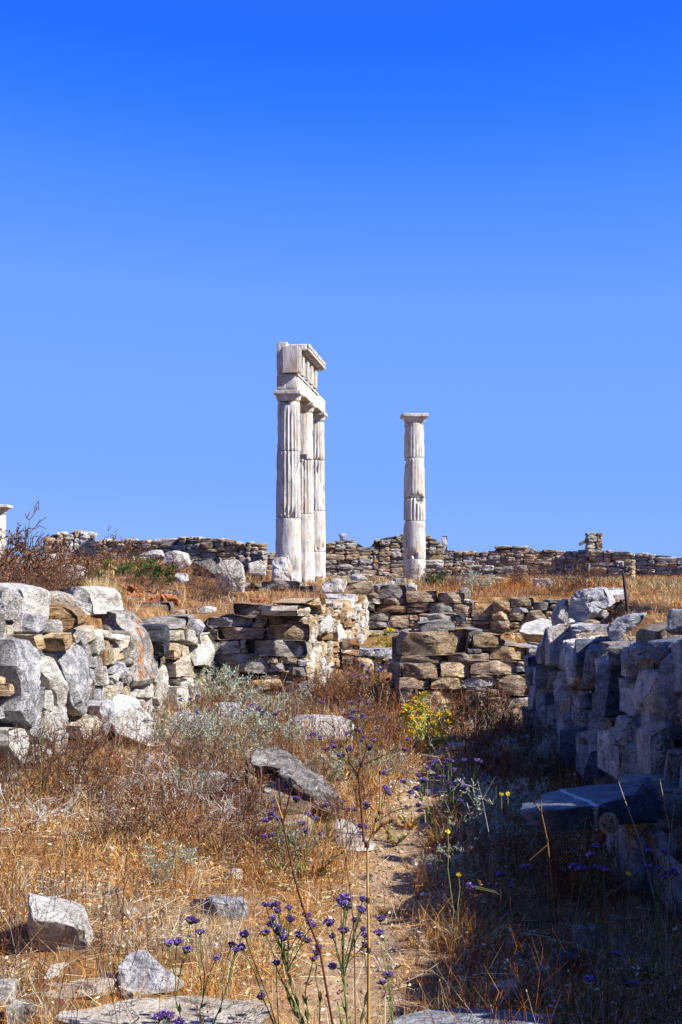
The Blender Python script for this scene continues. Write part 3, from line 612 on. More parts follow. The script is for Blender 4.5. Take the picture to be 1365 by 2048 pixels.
def lathe(prof_, n, mat, name, seed=0, wob=.006):
    V = []; F = []
    for r, z in prof_:
        for j in range(n):
            a = 2 * math.pi * j / n; k = 1 + n3((math.cos(a), math.sin(a), z * 3), 1.6, seed) * wob / max(r, .05)
            V.append((math.cos(a) * r * k, math.sin(a) * r * k, z))
    for i in range(len(prof_) - 1):
        for j in range(n):
            j2 = (j + 1) % n; F.append((i * n + j, i * n + j2, (i + 1) * n + j2, (i + 1) * n + j))
    F.append(list(range(n))[::-1]); F.append([(len(prof_) - 1) * n + j for j in range(n)])
    return mesh_from(name, V, F, mat, True, 35)
def worn_box(sx, sy, sz, seed, mat, cuts=6, rough=.006, clip=4):
    """Squared block with worn arrises, origin at the centre of its underside."""
    rng = random.Random(seed); bm = bmesh.new(); bmesh.ops.create_cube(bm, size=1.0); bmesh.ops.subdivide_edges(bm, edges=bm.edges[:], cuts=cuts, use_grid_fill=True)
    S = Vector((sx, sy, sz)); planes = []
    for _ in range(clip):
        n = Vector((rng.choice((-1, 1)), rng.choice((-1, 1)), rng.choice((-1, 1)))); n = Vector((n.x * rng.uniform(.4, 1), n.y * rng.uniform(.2, 1), n.z * rng.uniform(.4, 1))).normalized()
        planes.append((n, (abs(n.x) * sx + abs(n.y) * sy + abs(n.z) * sz) * .5 - rng.uniform(.01, .05) * min(1, 2.5 * min(sx, sy, sz))))
    for v in bm.verts:
        q = [abs(2 * c) for c in v.co]; nm = sum(c ** 30 for c in q) ** (1 / 30)
        p = v.co * (max(q) / nm); p = Vector((p.x * sx, p.y * sy, p.z * sz))
        for n, c in planes:
            d = p.dot(n) - c
            if d > 0: p -= n * d
        p += Vector((n3(p, 5, seed), n3(p, 5, seed + 1), n3(p, 5, seed + 2))) * rough
        p.z += sz / 2; v.co = p
    me = bpy.data.meshes.new('worn_block'); bm.to_mesh(me); bm.free(); me.materials.append(MATS[mat])
    me.polygons.foreach_set('use_smooth', [True] * len(me.polygons)); me.set_sharp_from_angle(angle=R(30)); return me
def column(label, loc, drums, seed, rz=0., cap=True, r_bot=.29, r_top=.245, cap_w=.60, cap_h=.225, group='standing marble columns', damage=1., notch=None):
    root = empty('doric_column', loc, label, 'column', group, rz); H = sum(d[0] for d in drums); z = 0; rng = random.Random(seed)
    for k, (h, fl) in enumerate(drums):
        a = r_bot + (r_top - r_bot) * (z / H) ** 1.15; b = r_bot + (r_top - r_bot) * ((z + h) / H) ** 1.15
        o = link('drum', drum_mesh(a, b, h - .012, fl, seed * 10 + k, damage if fl else damage * 1.3, notch == k), root); o.location = (rng.uniform(-.006, .006), rng.uniform(-.006, .006), z)
        o.rotation_euler = (0, 0, 0 if notch == k else rng.uniform(0, 1)); z += h
    if cap:
        ec = link('capital', lathe([(r_top - .012, 0), (r_top - .004, .02), (r_top + .006, .022), (r_top + .006, .032), (r_top + .012, .034), (r_top + .012, .045), (cap_w * .47, .125), (cap_w * .48, .138)], 48, MATS['marble'], 'echinus', seed, .01), root); ec.location = (0, 0, z)
        ab = link('abacus', worn_box(cap_w, cap_w, cap_h - .135, seed + 5, 'marble', rough=.01, clip=5), ec); ab.location = (0, 0, .136)
    return root
def colpos(px, Y, z): p = at(px, 1120, Y); return (p.x, p.y, z)
FL = .03
CZ = .97
column('fluted marble column at the squared end of the entablature', colpos(577.5, 28., CZ), [(1.45, 0.), (1.47, FL), (1.08, FL)], 1, -AX)
column('fluted marble column at the middle of the entablature', colpos(605, 30.1, CZ), [(1.62, .004), (1.28, FL), (1.1, .008)], 2, -AX)
column('fluted marble column under the broken far end of the architrave', colpos(629.5, 32.1, CZ), [(.75, .003), (1.02, .004), (1.27, FL), (.96, FL)], 3, -AX)
column('lone marble column with a plain capital and a dark gap between its drums', colpos(829.5, 31.75, .83), [(.70, 0.), (.95, .003), (.56, FL), (1.0, .010), (.86, .012)], 4, .1, r_bot=.285, r_top=.246, cap_w=.635, cap_h=.22, notch=3)
column('white column stump with a broad capital behind the dry bush', colpos(-12, 28., 1.2), [(1.3, 0.)], 6, .1, r_bot=.26, r_top=.25, cap_w=.70, cap_h=.2)

# entablature: each block lies on the one below
CTOP = CZ + 4.0 + .225
ux, uy = math.sin(AX), math.cos(AX)            # along the colonnade
c1 = colpos(577.5, 28., 0)
def along(s, side=0.): return (c1[0] + ux * s + uy * side, c1[1] + uy * s - ux * side)
def block(name, label, s0, s1, side0, side1, z0, z1, seed, cat='block', parts=(), rough=.008, group='entablature blocks'):
    x, y = along((s0 + s1) / 2, (side0 + side1) / 2); r = empty(name, (x, y, z0), label, cat, group, -AX)
    me = worn_box(side1 - side0, s1 - s0, z1 - z0, seed, 'marble', rough=rough); link('body', me, r)
    for nm, a0, a1, b0, b1, q0, q1 in parts:   # a: along from s0, b: sideways from side0, q: up from z0
        o = link(nm, worn_box(b1 - b0, a1 - a0, q1 - q0, seed + len(nm), 'marble', cuts=3, rough=.004, clip=2), r)
        o.location = ((b0 + b1) / 2 - (side1 - side0) / 2, (a0 + a1) / 2 - (s1 - s0) / 2, q0)
    return r
HS = .235
block('architrave_block', 'plain marble architrave block lying from the end column to the middle column', -.25, 2.10, -HS, HS, CTOP, CTOP + .355, 61,
      parts=[('taenia', 0, 2.35, 2 * HS - .004, 2 * HS + .022, .31, .352), ('end_panel', -.012, .01, .02, .2, .03, .30)])
block('architrave_block', 'plain marble architrave block with a broken end above the furthest column', 2.106, 4.50, -HS, HS, CTOP, CTOP + .35, 62,
      parts=[('taenia', 0, .95, 2 * HS - .004, 2 * HS + .022, .30, .345), ('broken_lump', 1.75, 2.38, .05, .42, .345, .40)])
F0 = CTOP + .36
block('frieze_block', 'marble frieze block with grooved triglyphs lying on the architrave', -.02, 2.78, -.18, .235, F0, F0 + .55, 63)
FRZ = [o for o in COL.objects if o.name.startswith('frieze_block')][0]
for k, a in enumerate((.12, .80, 1.48, 2.16)):
    tg = link('triglyph', worn_box(.03, .34 if k < 4 else .2, .52, 640 + k, 'marble', cuts=2, rough=.003, clip=1), FRZ); tg.location = (.2075 + .012, a + .17 - 1.40, .012)
    for m_ in range(3 if k < 4 else 2):
        br = link('triglyph_bar', worn_box(.045, .078, .47, 650 + k * 3 + m_, 'marble', cuts=3, rough=.004, clip=2), tg); br.location = (.03, (m_ - (1 if k < 4 else .5)) * .105, 0)
block('backer_slab', 'tall flat marble slab standing behind the end of the frieze', -.22, .45, -HS - .003, -.015, F0, F0 + .72, 64, rough=.004)
block('triglyph_block', 'squared grey marble block jutting from the end of the frieze', -.36, -.025, -.08, .255, F0 + .012, F0 + .60, 65, parts=[('triglyph_bar', .04, .13, .33, .37, .02, .56), ('triglyph_bar', .2, .29, .33, .37, .02, .56)])
crn = block('cornice_slab', 'thin overhanging marble cornice slab crowning the frieze', .05, 3.0, -.16, .41, F0 + .555, F0 + .70, 66,
      parts=[('mutule', .15 + k * .56, .55 + k * .56, .36, .54, -.045, .004) for k in range(5)] + [('edge_fillet', .02 + k * .74, .60 + k * .74, .565, .605, .075, .148) for k in range(4)] + [('edge_band', 0., 2.95, .565, .597, 0., .055)])

# ================================================================ loose stones
CLEAR = []
def hull_rock(name, pts, seed, mat, label, cat='rock', group=None, cuts=4, rough=.02, round_=.02, sharp=12):
    """Rock from a cloud of corner points: hull, worn edges, uneven faces."""
    bm = bmesh.new(); vs = [bm.verts.new(p) for p in pts]; r = bmesh.ops.convex_hull(bm, input=vs)
    junk = [v for v in bm.verts if not v.link_faces]; bmesh.ops.delete(bm, geom=junk, context='VERTS')
    bmesh.ops.dissolve_limit(bm, angle_limit=R(12), verts=bm.verts[:], edges=bm.edges[:])
    bmesh.ops.bevel(bm, geom=bm.edges[:], offset=round_, segments=2, profile=.6, affect='EDGES', clamp_overlap=True)
    bmesh.ops.triangulate(bm, faces=bm.faces[:]); bmesh.ops.subdivide_edges(bm, edges=bm.edges[:], cuts=cuts, use_grid_fill=True)
    c = sum((v.co for v in bm.verts), Vector()) / len(bm.verts); b = min(v.co.z for v in bm.verts); base = Vector((c.x, c.y, b))
    for v in bm.verts:
        p = v.co; k = Vector((n3(p, 3.5, seed), n3(p, 3.5, seed + 1), n3(p, 3.5, seed + 2))) * rough + (p - c).normalized() * (n3(p, 14, seed + 3) * rough * .6 + n3(p, 30, seed + 4) * rough * .25)
        v.co = p + k - base
    me = bpy.data.meshes.new('rock'); bmesh.ops.triangulate(bm, faces=bm.faces[:]); bm.to_mesh(me); bm.free(); me.materials.append(MATS[mat])
    me.polygons.foreach_set('use_smooth', [True] * len(me.polygons)); me.set_sharp_from_angle(angle=R(sharp))
    xs = [v.co.x + base.x for v in me.vertices]; ys = [v.co.y + base.y for v in me.vertices]; CLEAR.append((min(xs), max(xs), min(ys), max(ys)))
    o = link(name, me); o.location = base; return tag(o, label, cat, group)
def face_rock(name, poly, Y, depth, seed, mat, label, cat='rock', group=None, **kw):
    sl = kw.pop('slope', 0.); o = traced_stone(name, poly, face(Y, sl), depth, seed, mat, None, **kw); return tag(o, label, cat, group)
def ground_rock(px, py, wpx, hpx, seed, mat, label, cat='rock', group=None, deep=1., rz=None, name='rock', z0=None, Y=None, sink=.15):
    """Block-like rock standing on the ground where the pixel of its foot says."""
    rng = random.Random(seed); p = gnd(px, py) if Y is None else at(px, py, Y)
    w = wpx * p.y / FPX; h = hpx * p.y / FPX
    me = angular_mesh(seed + 500); me.materials.append(MATS[mat])
    CLEAR.append((p.x - w * .5, p.x + w * .5, p.y - .1 * w, p.y + w * deep))
    o = link(name, me); o.scale = (w * 1.05, w * deep, h * (1.08 + sink)); o.location = p + Vector((0, w * deep * .35, h * (.5 - sink / 2))); o.rotation_euler = (rng.uniform(-.1, .1), rng.uniform(-.1, .1), rng.uniform(-.3, .3) if rz is None else rz)
    return tag(o, label, cat, group)
def at_py(x, Y):                               # photo row where the ground at (x, Y) shows
    d = (hz(x, Y) - EYE) / Y; return 1024 - FPX * (d * _c - _s) / (_c + d * _s)
def P3(*a): return [at(*q) for q in a]

# near white block, lower left
b0 = gnd(120, 1900); Yb = b0.y
hull_rock('rock', P3((58, 1895, Yb), (62, 1800, Yb + .02), (64, 1792, Yb + .10), (120, 1800, Yb + .28), (165, 1812, Yb + .22), (182, 1850, Yb + .02), (186, 1865, Yb + .1), (180, 1880, Yb - .02), (172, 1912, Yb), (120, 1915, Yb - .02), (70, 1840, Yb - .1), (175, 1858, Yb - .06), (60, 1900, Yb + .35), (180, 1900, Yb + .35)), 901, 'limestone', 'cream white squared boulder half sunk in orange grass', round_=.012, rough=.018)
Yb = gnd(300, 1985).y
hull_rock('rock', P3((226, 1960, Yb), (228, 1940, Yb + .02), (250, 1915, Yb + .06), (283, 1900, Yb + .08), (300, 1925, Yb + .1), (330, 1955, Yb + .06), (370, 1968, Yb + .02), (368, 1980, Yb), (320, 1990, Yb - .05), (240, 1992, Yb - .04), (265, 1990, Yb + .25), (350, 1985, Yb + .2)), 902, 'granite', 'dark speckled pointed rock with white crust beside a pale flat stone', round_=.008, rough=.02)
Yb = gnd(140, 1990).y
hull_rock('flat_stone', P3((75, 1985, Yb), (80, 1960, Yb + .12), (100, 1930, Yb + .30), (160, 1918, Yb + .40), (220, 1930, Yb + .36), (232, 1960, Yb + .12), (190, 1985, Yb - .02), (110, 1992, Yb - .05), (110, 2010, Yb), (200, 2000, Yb + .05), (90, 1960, Yb + .4)), 903, 'cream', 'flat cream stone lying below the cream white squared boulder', round_=.01)
Yb = gnd(335, 1955).y
hull_rock('flat_stone', P3((300, 1950, Yb), (305, 1920, Yb + .22), (350, 1912, Yb + .28), (372, 1935, Yb + .2), (370, 1955, Yb), (320, 1965, Yb - .05), (330, 1970, Yb + .05), (310, 1960, Yb + .2)), 904, 'cream', 'small pale flat stone behind the pointed speckled rock', round_=.01)
Yb = 3.95
hull_rock('stone_slab', P3((110, 2035, Yb), (125, 2022, Yb + .10), (250, 2000, Yb + .20), (400, 1990, Yb + .28), (520, 1998, Yb + .26), (555, 2015, Yb + .1), (520, 2050, Yb - .02), (260, 2050, Yb - .05), (130, 2046, Yb - .04), (300, 2075, Yb + .02), (480, 2075, Yb + .05), (150, 2070, Yb + .1), (540, 2040, Yb + .2)), 905, 'cream', 'long flat pale slab with orange lichen, on the ground behind purple flowers', round_=.01, rough=.012)
Yb = 3.85
hull_rock('stone_slab', P3((775, 2045, Yb), (800, 2028, Yb + .1), (850, 2012, Yb + .22), (960, 2010, Yb + .26), (1040, 2016, Yb + .22), (1110, 2030, Yb + .1), (1100, 2075, Yb - .15), (800, 2075, Yb - .12), (900, 2095, Yb - .1), (1000, 2095, Yb - .05), (820, 2060, Yb + .2), (1080, 2050, Yb + .2)), 906, 'granite', 'broad flat grey slab lying half in shadow beside the path', round_=.01, rough=.01)
ground_rock(1015, 2000, 55, 26, 907, 'pale_grey', 'small pale grey stone in shade behind the broad flat slab', deep=.8)
ground_rock(1175, 1905, 55, 48, 908, 'grey_rubble', 'dark grey stone in the deep shade at the foot of the tall shaded wall', deep=.8)
ground_rock(1140, 1955, 60, 45, 940, 'slate', 'black slate stone lying in shaded dry grass', deep=.8)
ground_rock(455, 1835, 72, 34, 909, 'granite', 'pitted black and white stone low in the orange grass', deep=.8)
ground_rock(8, 2010, 40, 40, 910, 'limestone', 'rounded pale stone beside the flat cream stone', deep=.9)
ground_rock(40, 2046, 60, 36, 941, 'grey_rubble', 'small dark grey stone beside the long flat pale slab', deep=.8)
# fallen boulders at the left wall
Yb = 9.9
hull_rock('rock', P3((210, 1420, Yb + .1), (235, 1386, Yb + .35), (258, 1388, Yb + .40), (276, 1396, Yb + .35), (282, 1420, Yb + .15), (304, 1430, Yb + .15), (310, 1455, Yb), (327, 1490, Yb - .1), (305, 1494, Yb - .15), (277, 1486, Yb - .15), (250, 1472, Yb - .1), (222, 1450, Yb), (230, 1500, Yb + .4), (300, 1498, Yb + .4), (215, 1470, Yb + .4)), 911, 'limestone', 'large white boulder leaning against the foot of the pale boulder wall', round_=.015, rough=.025)
Yb = 10.7
hull_rock('rock', P3((326, 1455, Yb), (342, 1426, Yb + .1), (365, 1422, Yb + .3), (400, 1425, Yb + .32), (425, 1440, Yb + .25), (450, 1465, Yb + .1), (440, 1490, Yb), (365, 1480, Yb - .1), (332, 1470, Yb - .05), (345, 1490, Yb + .3), (430, 1490, Yb + .3)), 912, 'granite', 'grey boulder with one dark side under the grey-green shrub', round_=.015, rough=.025)
ground_rock(458, 1452, 48, 46, 913, 'pale_grey', 'small pale pointed stone among grey-green stems', deep=.7)
Yb = 10.6
ground_rock(640, 1487, 140, 52, 914, 'grey_rubble', 'rounded brown-grey boulder half buried near the doorway', deep=.5)
ground_rock(940, 1500, 80, 10, 915, 'limestone', 'pale stepping stone on the path by the yellow thistle', deep=.8, name='flat_stone')
ground_rock(935, 1535, 70, 10, 916, 'granite', 'grey stepping stone sunk in the shaded path', deep=.8, name='flat_stone')
ground_rock(880, 1590, 60, 9, 942, 'schist_grey', 'narrow grey slab edging the path in shadow', deep=.5, name='flat_stone')
# curved slate slabs, one on the other
Yb = gnd(570, 1640).y
hull_rock('stone_slab', P3((497, 1608, Yb), (505, 1585, Yb), (545, 1572, Yb + .2), (600, 1582, Yb + .15), (626, 1595, Yb), (630, 1612, Yb - .02), (610, 1630, Yb - .05), (560, 1630, Yb - .08), (505, 1622, Yb - .05), (520, 1645, Yb + .2), (600, 1640, Yb + .2)), 917, 'schist', 'thick brown slab lying under a curved slate slab', round_=.01, rough=.02)
hull_rock('stone_slab', P3((545, 1545, Yb + .2), (575, 1530, Yb + .45), (625, 1545, Yb + .42), (665, 1572, Yb + .32), (692, 1603, Yb + .15), (688, 1614, Yb + .05), (655, 1626, Yb - .02), (628, 1594, Yb + .0), (590, 1562, Yb + .05), (552, 1556, Yb + .1), (665, 1640, Yb + .2), (640, 1610, Yb + .3)), 918, 'slate_grey', 'long dark slate slab leaning over a thick brown slab', round_=.006, rough=.03)
hull_rock('stone_slab', P3((500, 1518, Yb + .35), (515, 1500, Yb + .55), (548, 1496, Yb + .65), (590, 1512, Yb + .6), (628, 1534, Yb + .5), (650, 1553, Yb + .42), (640, 1560, Yb + .35), (590, 1545, Yb + .3), (540, 1536, Yb + .3), (505, 1530, Yb + .3), (520, 1560, Yb + .5), (610, 1570, Yb + .5)), 970, 'slate_grey', 'upper slate slab overlapping the long dark slate slab', round_=.006, rough=.03)
hull_rock('stone_slab', P3((520, 1568, Yb + .15), (560, 1560, Yb + .3), (610, 1572, Yb + .2), (625, 1588, Yb + .08), (600, 1596, Yb + .02), (540, 1590, Yb + .02), (522, 1582, Yb + .05), (560, 1600, Yb + .2)), 971, 'schist_grey', 'thin grey slab wedged between the brown slab and the slate slabs', round_=.005, rough=.02)
ground_rock(430, 1580, 60, 32, 919, 'schist_grey', 'small flat brown stone under bare twigs', deep=.9)
Yb = gnd(710, 1700).y
hull_rock('rock', P3((660, 1665, Yb + .3), (672, 1636, Yb + .5), (700, 1640, Yb + .5), (730, 1665, Yb + .3), (752, 1690, Yb + .05), (745, 1705, Yb), (715, 1705, Yb - .05), (680, 1690, Yb), (700, 1715, Yb + .3), (740, 1710, Yb + .2)), 920, 'limestone', 'white wedge of stone bordering the path below the slate slabs', round_=.01, rough=.015)
ground_rock(560, 1690, 130, 52, 921, 'tan', 'sandy crumbling rock under the slate slabs', deep=.6)
# leaning slab in the shaded wall
hull_rock('stone_slab', P3((1045, 1618, 5.45), (1052, 1605, 5.6), (1085, 1588, 5.85), (1150, 1578, 5.95), (1240, 1562, 6.1), (1300, 1552, 6.2), (1310, 1575, 5.9), (1270, 1590, 5.6), (1190, 1610, 5.35), (1120, 1618, 5.3), (1068, 1628, 5.35), (1072, 1662, 5.38), (1115, 1662, 5.36), (1250, 1640, 5.5), (1320, 1640, 5.7), (1320, 1620, 6.1), (1100, 1650, 5.8)), 922, 'blue_slate', 'long blue slate slab with a white vein jutting from the shaded wall', round_=.012, rough=.02)
ground_rock(1120, 1545, 100, 40, 943, 'grey_rubble', 'dark step stone in shade at the foot of the shaded wall', deep=.5)
# on the low walls
face_rock('stone_slab', z2((415, 340), (640, 312), (675, 345), (670, 385), (440, 403)), 12.75, .45, 923, 'schist_grey', 'thin grey slab lying loose on top of the broad low wall', bulge=.06, lean=.2)
face_rock('stone_slab', z2((480, 285), (600, 270), (665, 272), (665, 318), (490, 325)), 13.15, .4, 924, 'cream', 'cream slab behind the thin grey slab on the broad low wall', bulge=.06)
face_rock('rock', z2((665, 285), (740, 270), (750, 345), (690, 345)), 13.1, .3, 925, 'slate', 'dark slate chunk beside the cream slab on the broad low wall', bulge=.1)
hull_rock('stone_slab', P3((1038, 1262, 15.0), (1045, 1250, 15.3), (1085, 1235, 15.5), (1105, 1240, 15.4), (1112, 1258, 15.), (1085, 1268, 14.9), (1050, 1268, 14.9), (1060, 1290, 15.2), (1100, 1290, 15.2)), 926, 'limestone', 'white fallen slab lying behind the broad low wall', round_=.02)
hull_rock('stone_slab', P3((1090, 1246, 15.6), (1115, 1225, 16.), (1140, 1212, 16.2), (1150, 1240, 15.8), (1120, 1262, 15.4), (1120, 1290, 15.8), (1100, 1280, 15.6)), 927, 'limestone', 'second white fallen slab leaning on the first behind the broad low wall', round_=.02)
face_rock('rock', z1((915, 110), (950, 50), (1030, 22), (1100, 30), (1120, 60), (1090, 140), (930, 140)), 19.6, .45, 928, 'grey_rubble', 'rounded dark boulder on the passage wall below the joined columns', bulge=.22)
face_rock('stone_block', z1((1080, 60), (1275, 48), (1310, 50), (1310, 120), (1275, 150), (1100, 158)), 19.9, .5, 929, 'schist', 'squared brown block on the end of the passage wall', bulge=.05)
face_rock('rock', z1((1135, 40), (1145, -10), (1200, -15), (1260, 15), (1275, 45)), 20.8, .4, 930, 'limestone', 'white rounded rock behind the squared brown block', bulge=.2)
face_rock('rock', z2((325, 105), (335, 65), (380, 56), (405, 75), (402, 110)), 20.4, .3, 931, 'limestone', 'small white stone on the cross wall at the foot of the lone column', bulge=.2)
face_rock('rock', z2((700, 190), (705, 90), (760, 90), (778, 115), (770, 198), (740, 200)), 20.5, .2, 932, 'limestone', 'upright white slab stuck in the dry grass behind the cross wall', bulge=.08)
# around the columns
face_rock('column_stump', [(543, 1165), (546, 1120), (560, 1109), (575, 1114), (583, 1130), (584, 1165)], 26.4, .5, 933, 'marble', 'broken stump of white marble at the foot of the end column', cat='stump', bulge=.3, rough=.04)
face_rock('rock', [(495, 1148), (498, 1126), (520, 1120), (531, 1128), (531, 1150)], 25.5, .5, 934, 'limestone', 'white block half hidden by a green tuft near the marble stump', bulge=.15)
face_rock('rock', [(325, 1128), (330, 1104), (350, 1101), (372, 1106), (380, 1130), (360, 1140)], 22.5, .6, 935, 'limestone', 'large white block on the hillside beneath the long stepped wall', bulge=.15)
face_rock('stone_block', [(384, 1150), (386, 1120), (405, 1118), (440, 1116), (440, 1160)], 20.2, .6, 936, 'grey_rubble', 'dark grey upright block on the slope beside the rounded grey block', bulge=.06)
face_rock('stone_block', [(430, 1180), (432, 1130), (446, 1120), (472, 1119), (484, 1130), (488, 1165), (486, 1185)], 19.6, .6, 937, 'grey_rubble', 'tall rounded grey block at the edge of the dry slope', bulge=.08)
face_rock('rock', [(346, 1160), (352, 1147), (372, 1148), (374, 1162), (365, 1168)], 17.5, .4, 938, 'pale_grey', 'small square grey stone on the dry slope', bulge=.1)
face_rock('rock', [(280, 1110), (290, 1100), (320, 1100), (326, 1112), (300, 1118)], 23.5, .5, 939, 'limestone', 'low white stone behind the green bush', bulge=.15)
face_rock('capital', [(676, 1068), (695, 1068), (691, 1074), (690, 1082), (681, 1082), (680, 1074)], 40.2, .3, 944, 'marble', 'small marble capital set on the jagged skyline wall', cat='capital', bulge=.1)
face_rock('column_stump', [(885, 1072), (895, 1072), (895, 1105), (885, 1105)], 41.5, .3, 945, 'marble', 'slim grey column stump beside the jagged skyline wall', cat='stump', bulge=.2)
# blocks along the edge of the left terrace
TS = 'loose slabs along the terrace edge'
face_rock('stone_slab', z4((380, 200), (420, 150), (780, 140), (810, 200), (790, 290), (500, 290)), 14.3, .5, 946, 'schist', 'dark flat slab with a cream top on the terrace edge beside terracotta shards', group=TS, lean=.4)
face_rock('stone_slab', z4((815, 240), (990, 225), (1015, 310), (820, 300)), 14.2, .4, 947, 'tan', 'squared tan slab on the terrace edge next to the dark flat slab', group=TS)
face_rock('stone_slab', z4((1000, 225), (1100, 215), (1125, 285), (1020, 290)), 14.3, .4, 948, 'ochre', 'small ochre block on the terrace edge next to the white slab', group=TS)
face_rock('stone_slab', z4((1100, 215), (1200, 190), (1290, 215), (1310, 290), (1140, 295)), 14.4, .5, 949, 'limestone', 'white slab on the terrace edge near the tilted brown capstone', group=TS, lean=.4)
face_rock('stone_slab', z4((600, 60), (640, 20), (880, 35), (900, 110), (640, 110)), 16.5, .4, 950, 'slate', 'dark slate slab lying above the terracotta shards', group=TS)
for k, (px, py, w, h, lab) in enumerate([(60, 1165, 34, 16, 'flat white stone in the dry bush above the boulder wall'), (60, 1178, 20, 22, 'round grey stone in the dry bush above the boulder wall'), (140, 1160, 50, 30, 'grey stone under the yellow grass tuft on the bank'),
                                         (45, 1140, 30, 18, 'pale stone at the top of the bank under the dry bush'), (1225, 1215, 70, 32, 'low pale stone on the mound next to the grey topping boulder'), (1240, 1190, 34, 14, 'small squared stone on the mound in dry grass'), (110, 1130, 45, 22, 'pale stone high on the bank beside the rubble stub')]):
    ground_rock(px, py, w, h, 960 + k, ('limestone', 'granite')[k % 2], lab, deep=.8)
p = gnd(260, 1170)
# terracotta shards
rng = random.Random(77)
for k in range(26):
    px, py = rng.uniform(215, 355), 0; py = 1168 + (px - 215) * .22 + rng.uniform(0, 16)
    q = at(px, py, 15.2 + rng.uniform(-.5, .8)); q.z = max(q.z, hz(q.x, q.y) + .01)
    n = 7; a0 = rng.uniform(-1.1, .3); a1 = a0 + rng.uniform(.5, 1.1); rad = rng.uniform(.10, .16); ln = rng.uniform(.08, .24); V = []; F = []
    for i in range(n):
        a = a0 + (a1 - a0) * i / (n - 1)
        for rr in (rad, rad - .018):
            for s in (-ln / 2, ln / 2 * rng.uniform(.8, 1.)): V.append((math.sin(a) * rr, s, math.cos(a) * rr - rad * .8))
    for i in range(n - 1):
        b = i * 4; c = b + 4; F += [(b, b + 1, c + 1, c), (b + 2, c + 2, c + 3, b + 3), (b, c, c + 2, b + 2), (b + 1, b + 3, c + 3, c + 1)]
    F += [(0, 2, 3, 1), (n * 4 - 4, n * 4 - 3, n * 4 - 1, n * 4 - 2)]
    o = link('tile_shard', mesh_from('shard', V, F, MATS['terracotta'], True, 30)); o.location = q; o.rotation_euler = (rng.uniform(-.5, .5), rng.uniform(-.5, .5), rng.uniform(0, 6.3))
    tag(o, 'curved orange terracotta shard in the heap on the terrace bank', 'tile', 'broken roof tiles on the terrace')
for k, (px, py) in enumerate([(510, 1203), (524, 1202)]):
    q = at(px, py, 14.2); o = link('tile_shard', worn_box(.11, .2, .03, 300 + k, 'terracotta', cuts=2)); o.location = q; o.rotation_euler = (0, (.1, -.25)[k], .4 * k)
    tag(o, ('flat orange tile piece lying behind the tilted brown capstone', 'orange tile piece propped on another behind the tilted brown capstone')[k], 'tile')
for k, (px, Y, w, h) in enumerate([(705, 24, 40, 20), (770, 23.5, 44, 22), (745, 26, 34, 16), (800, 25.5, 26, 16), (870, 24.5, 36, 14), (930, 26, 40, 14), (1000, 25, 44, 14), (1090, 23, 40, 16), (1140, 27, 36, 12), (655, 24.5, 30, 20), (600, 23.5, 40, 16), (560, 23, 36, 18)]):
    q = at(px, 1150, Y); ground_rock(px, at_py(q.x, Y), w, h, 980 + k, ('schist', 'schist_grey', 'tan', 'grey_rubble')[k % 4], 'loose rubble block lying in the field grass near the columns', 'rock', 'rubble blocks around the columns', deep=.7, Y=Y)
# small scatter stones
rng = random.Random(78)
SCAT = []
for k in range(46):
    Y = rng.uniform(3.9, 12.5); X = rng.uniform(float(xl(Y)) + .3, 1.2)
    me = rubble_mesh(rng.choice(('limestone', 'cream', 'granite', 'schist_grey')), rng.randrange(NVAR)); o = link('small_stone', me); s = rng.uniform(.03, .085)
    o.scale = (s * 1.3, s, s * .8); o.location = (X, Y, hz(X, Y) + s * .15); o.rotation_euler = (rng.uniform(-.3, .3), rng.uniform(-.3, .3), rng.uniform(0, 6))
    tag(o, 'small loose stone lying on the ground in the dry grass', 'stone', 'small stones strewn over the ground')
# thin iron stake on the mound
q = gnd(1274, 1192); V = []; F = []
me = lathe([(.012, 0), (.012, .3), (.011, .62), (.004, .64)], 8, IRON, 'stake'); o = link('iron_stake', me); qq = at(1274, 1190, 14.); o.location = (qq.x, qq.y, hz(qq.x, qq.y) - .02); o.rotation_euler = (0, R(-6), 0)
o.scale = (1.6, 1.6, (at(1270, 1142, 14.).z - o.location.z) / .64); tag(o, 'thin dark iron stake standing in the dry field', 'stake')
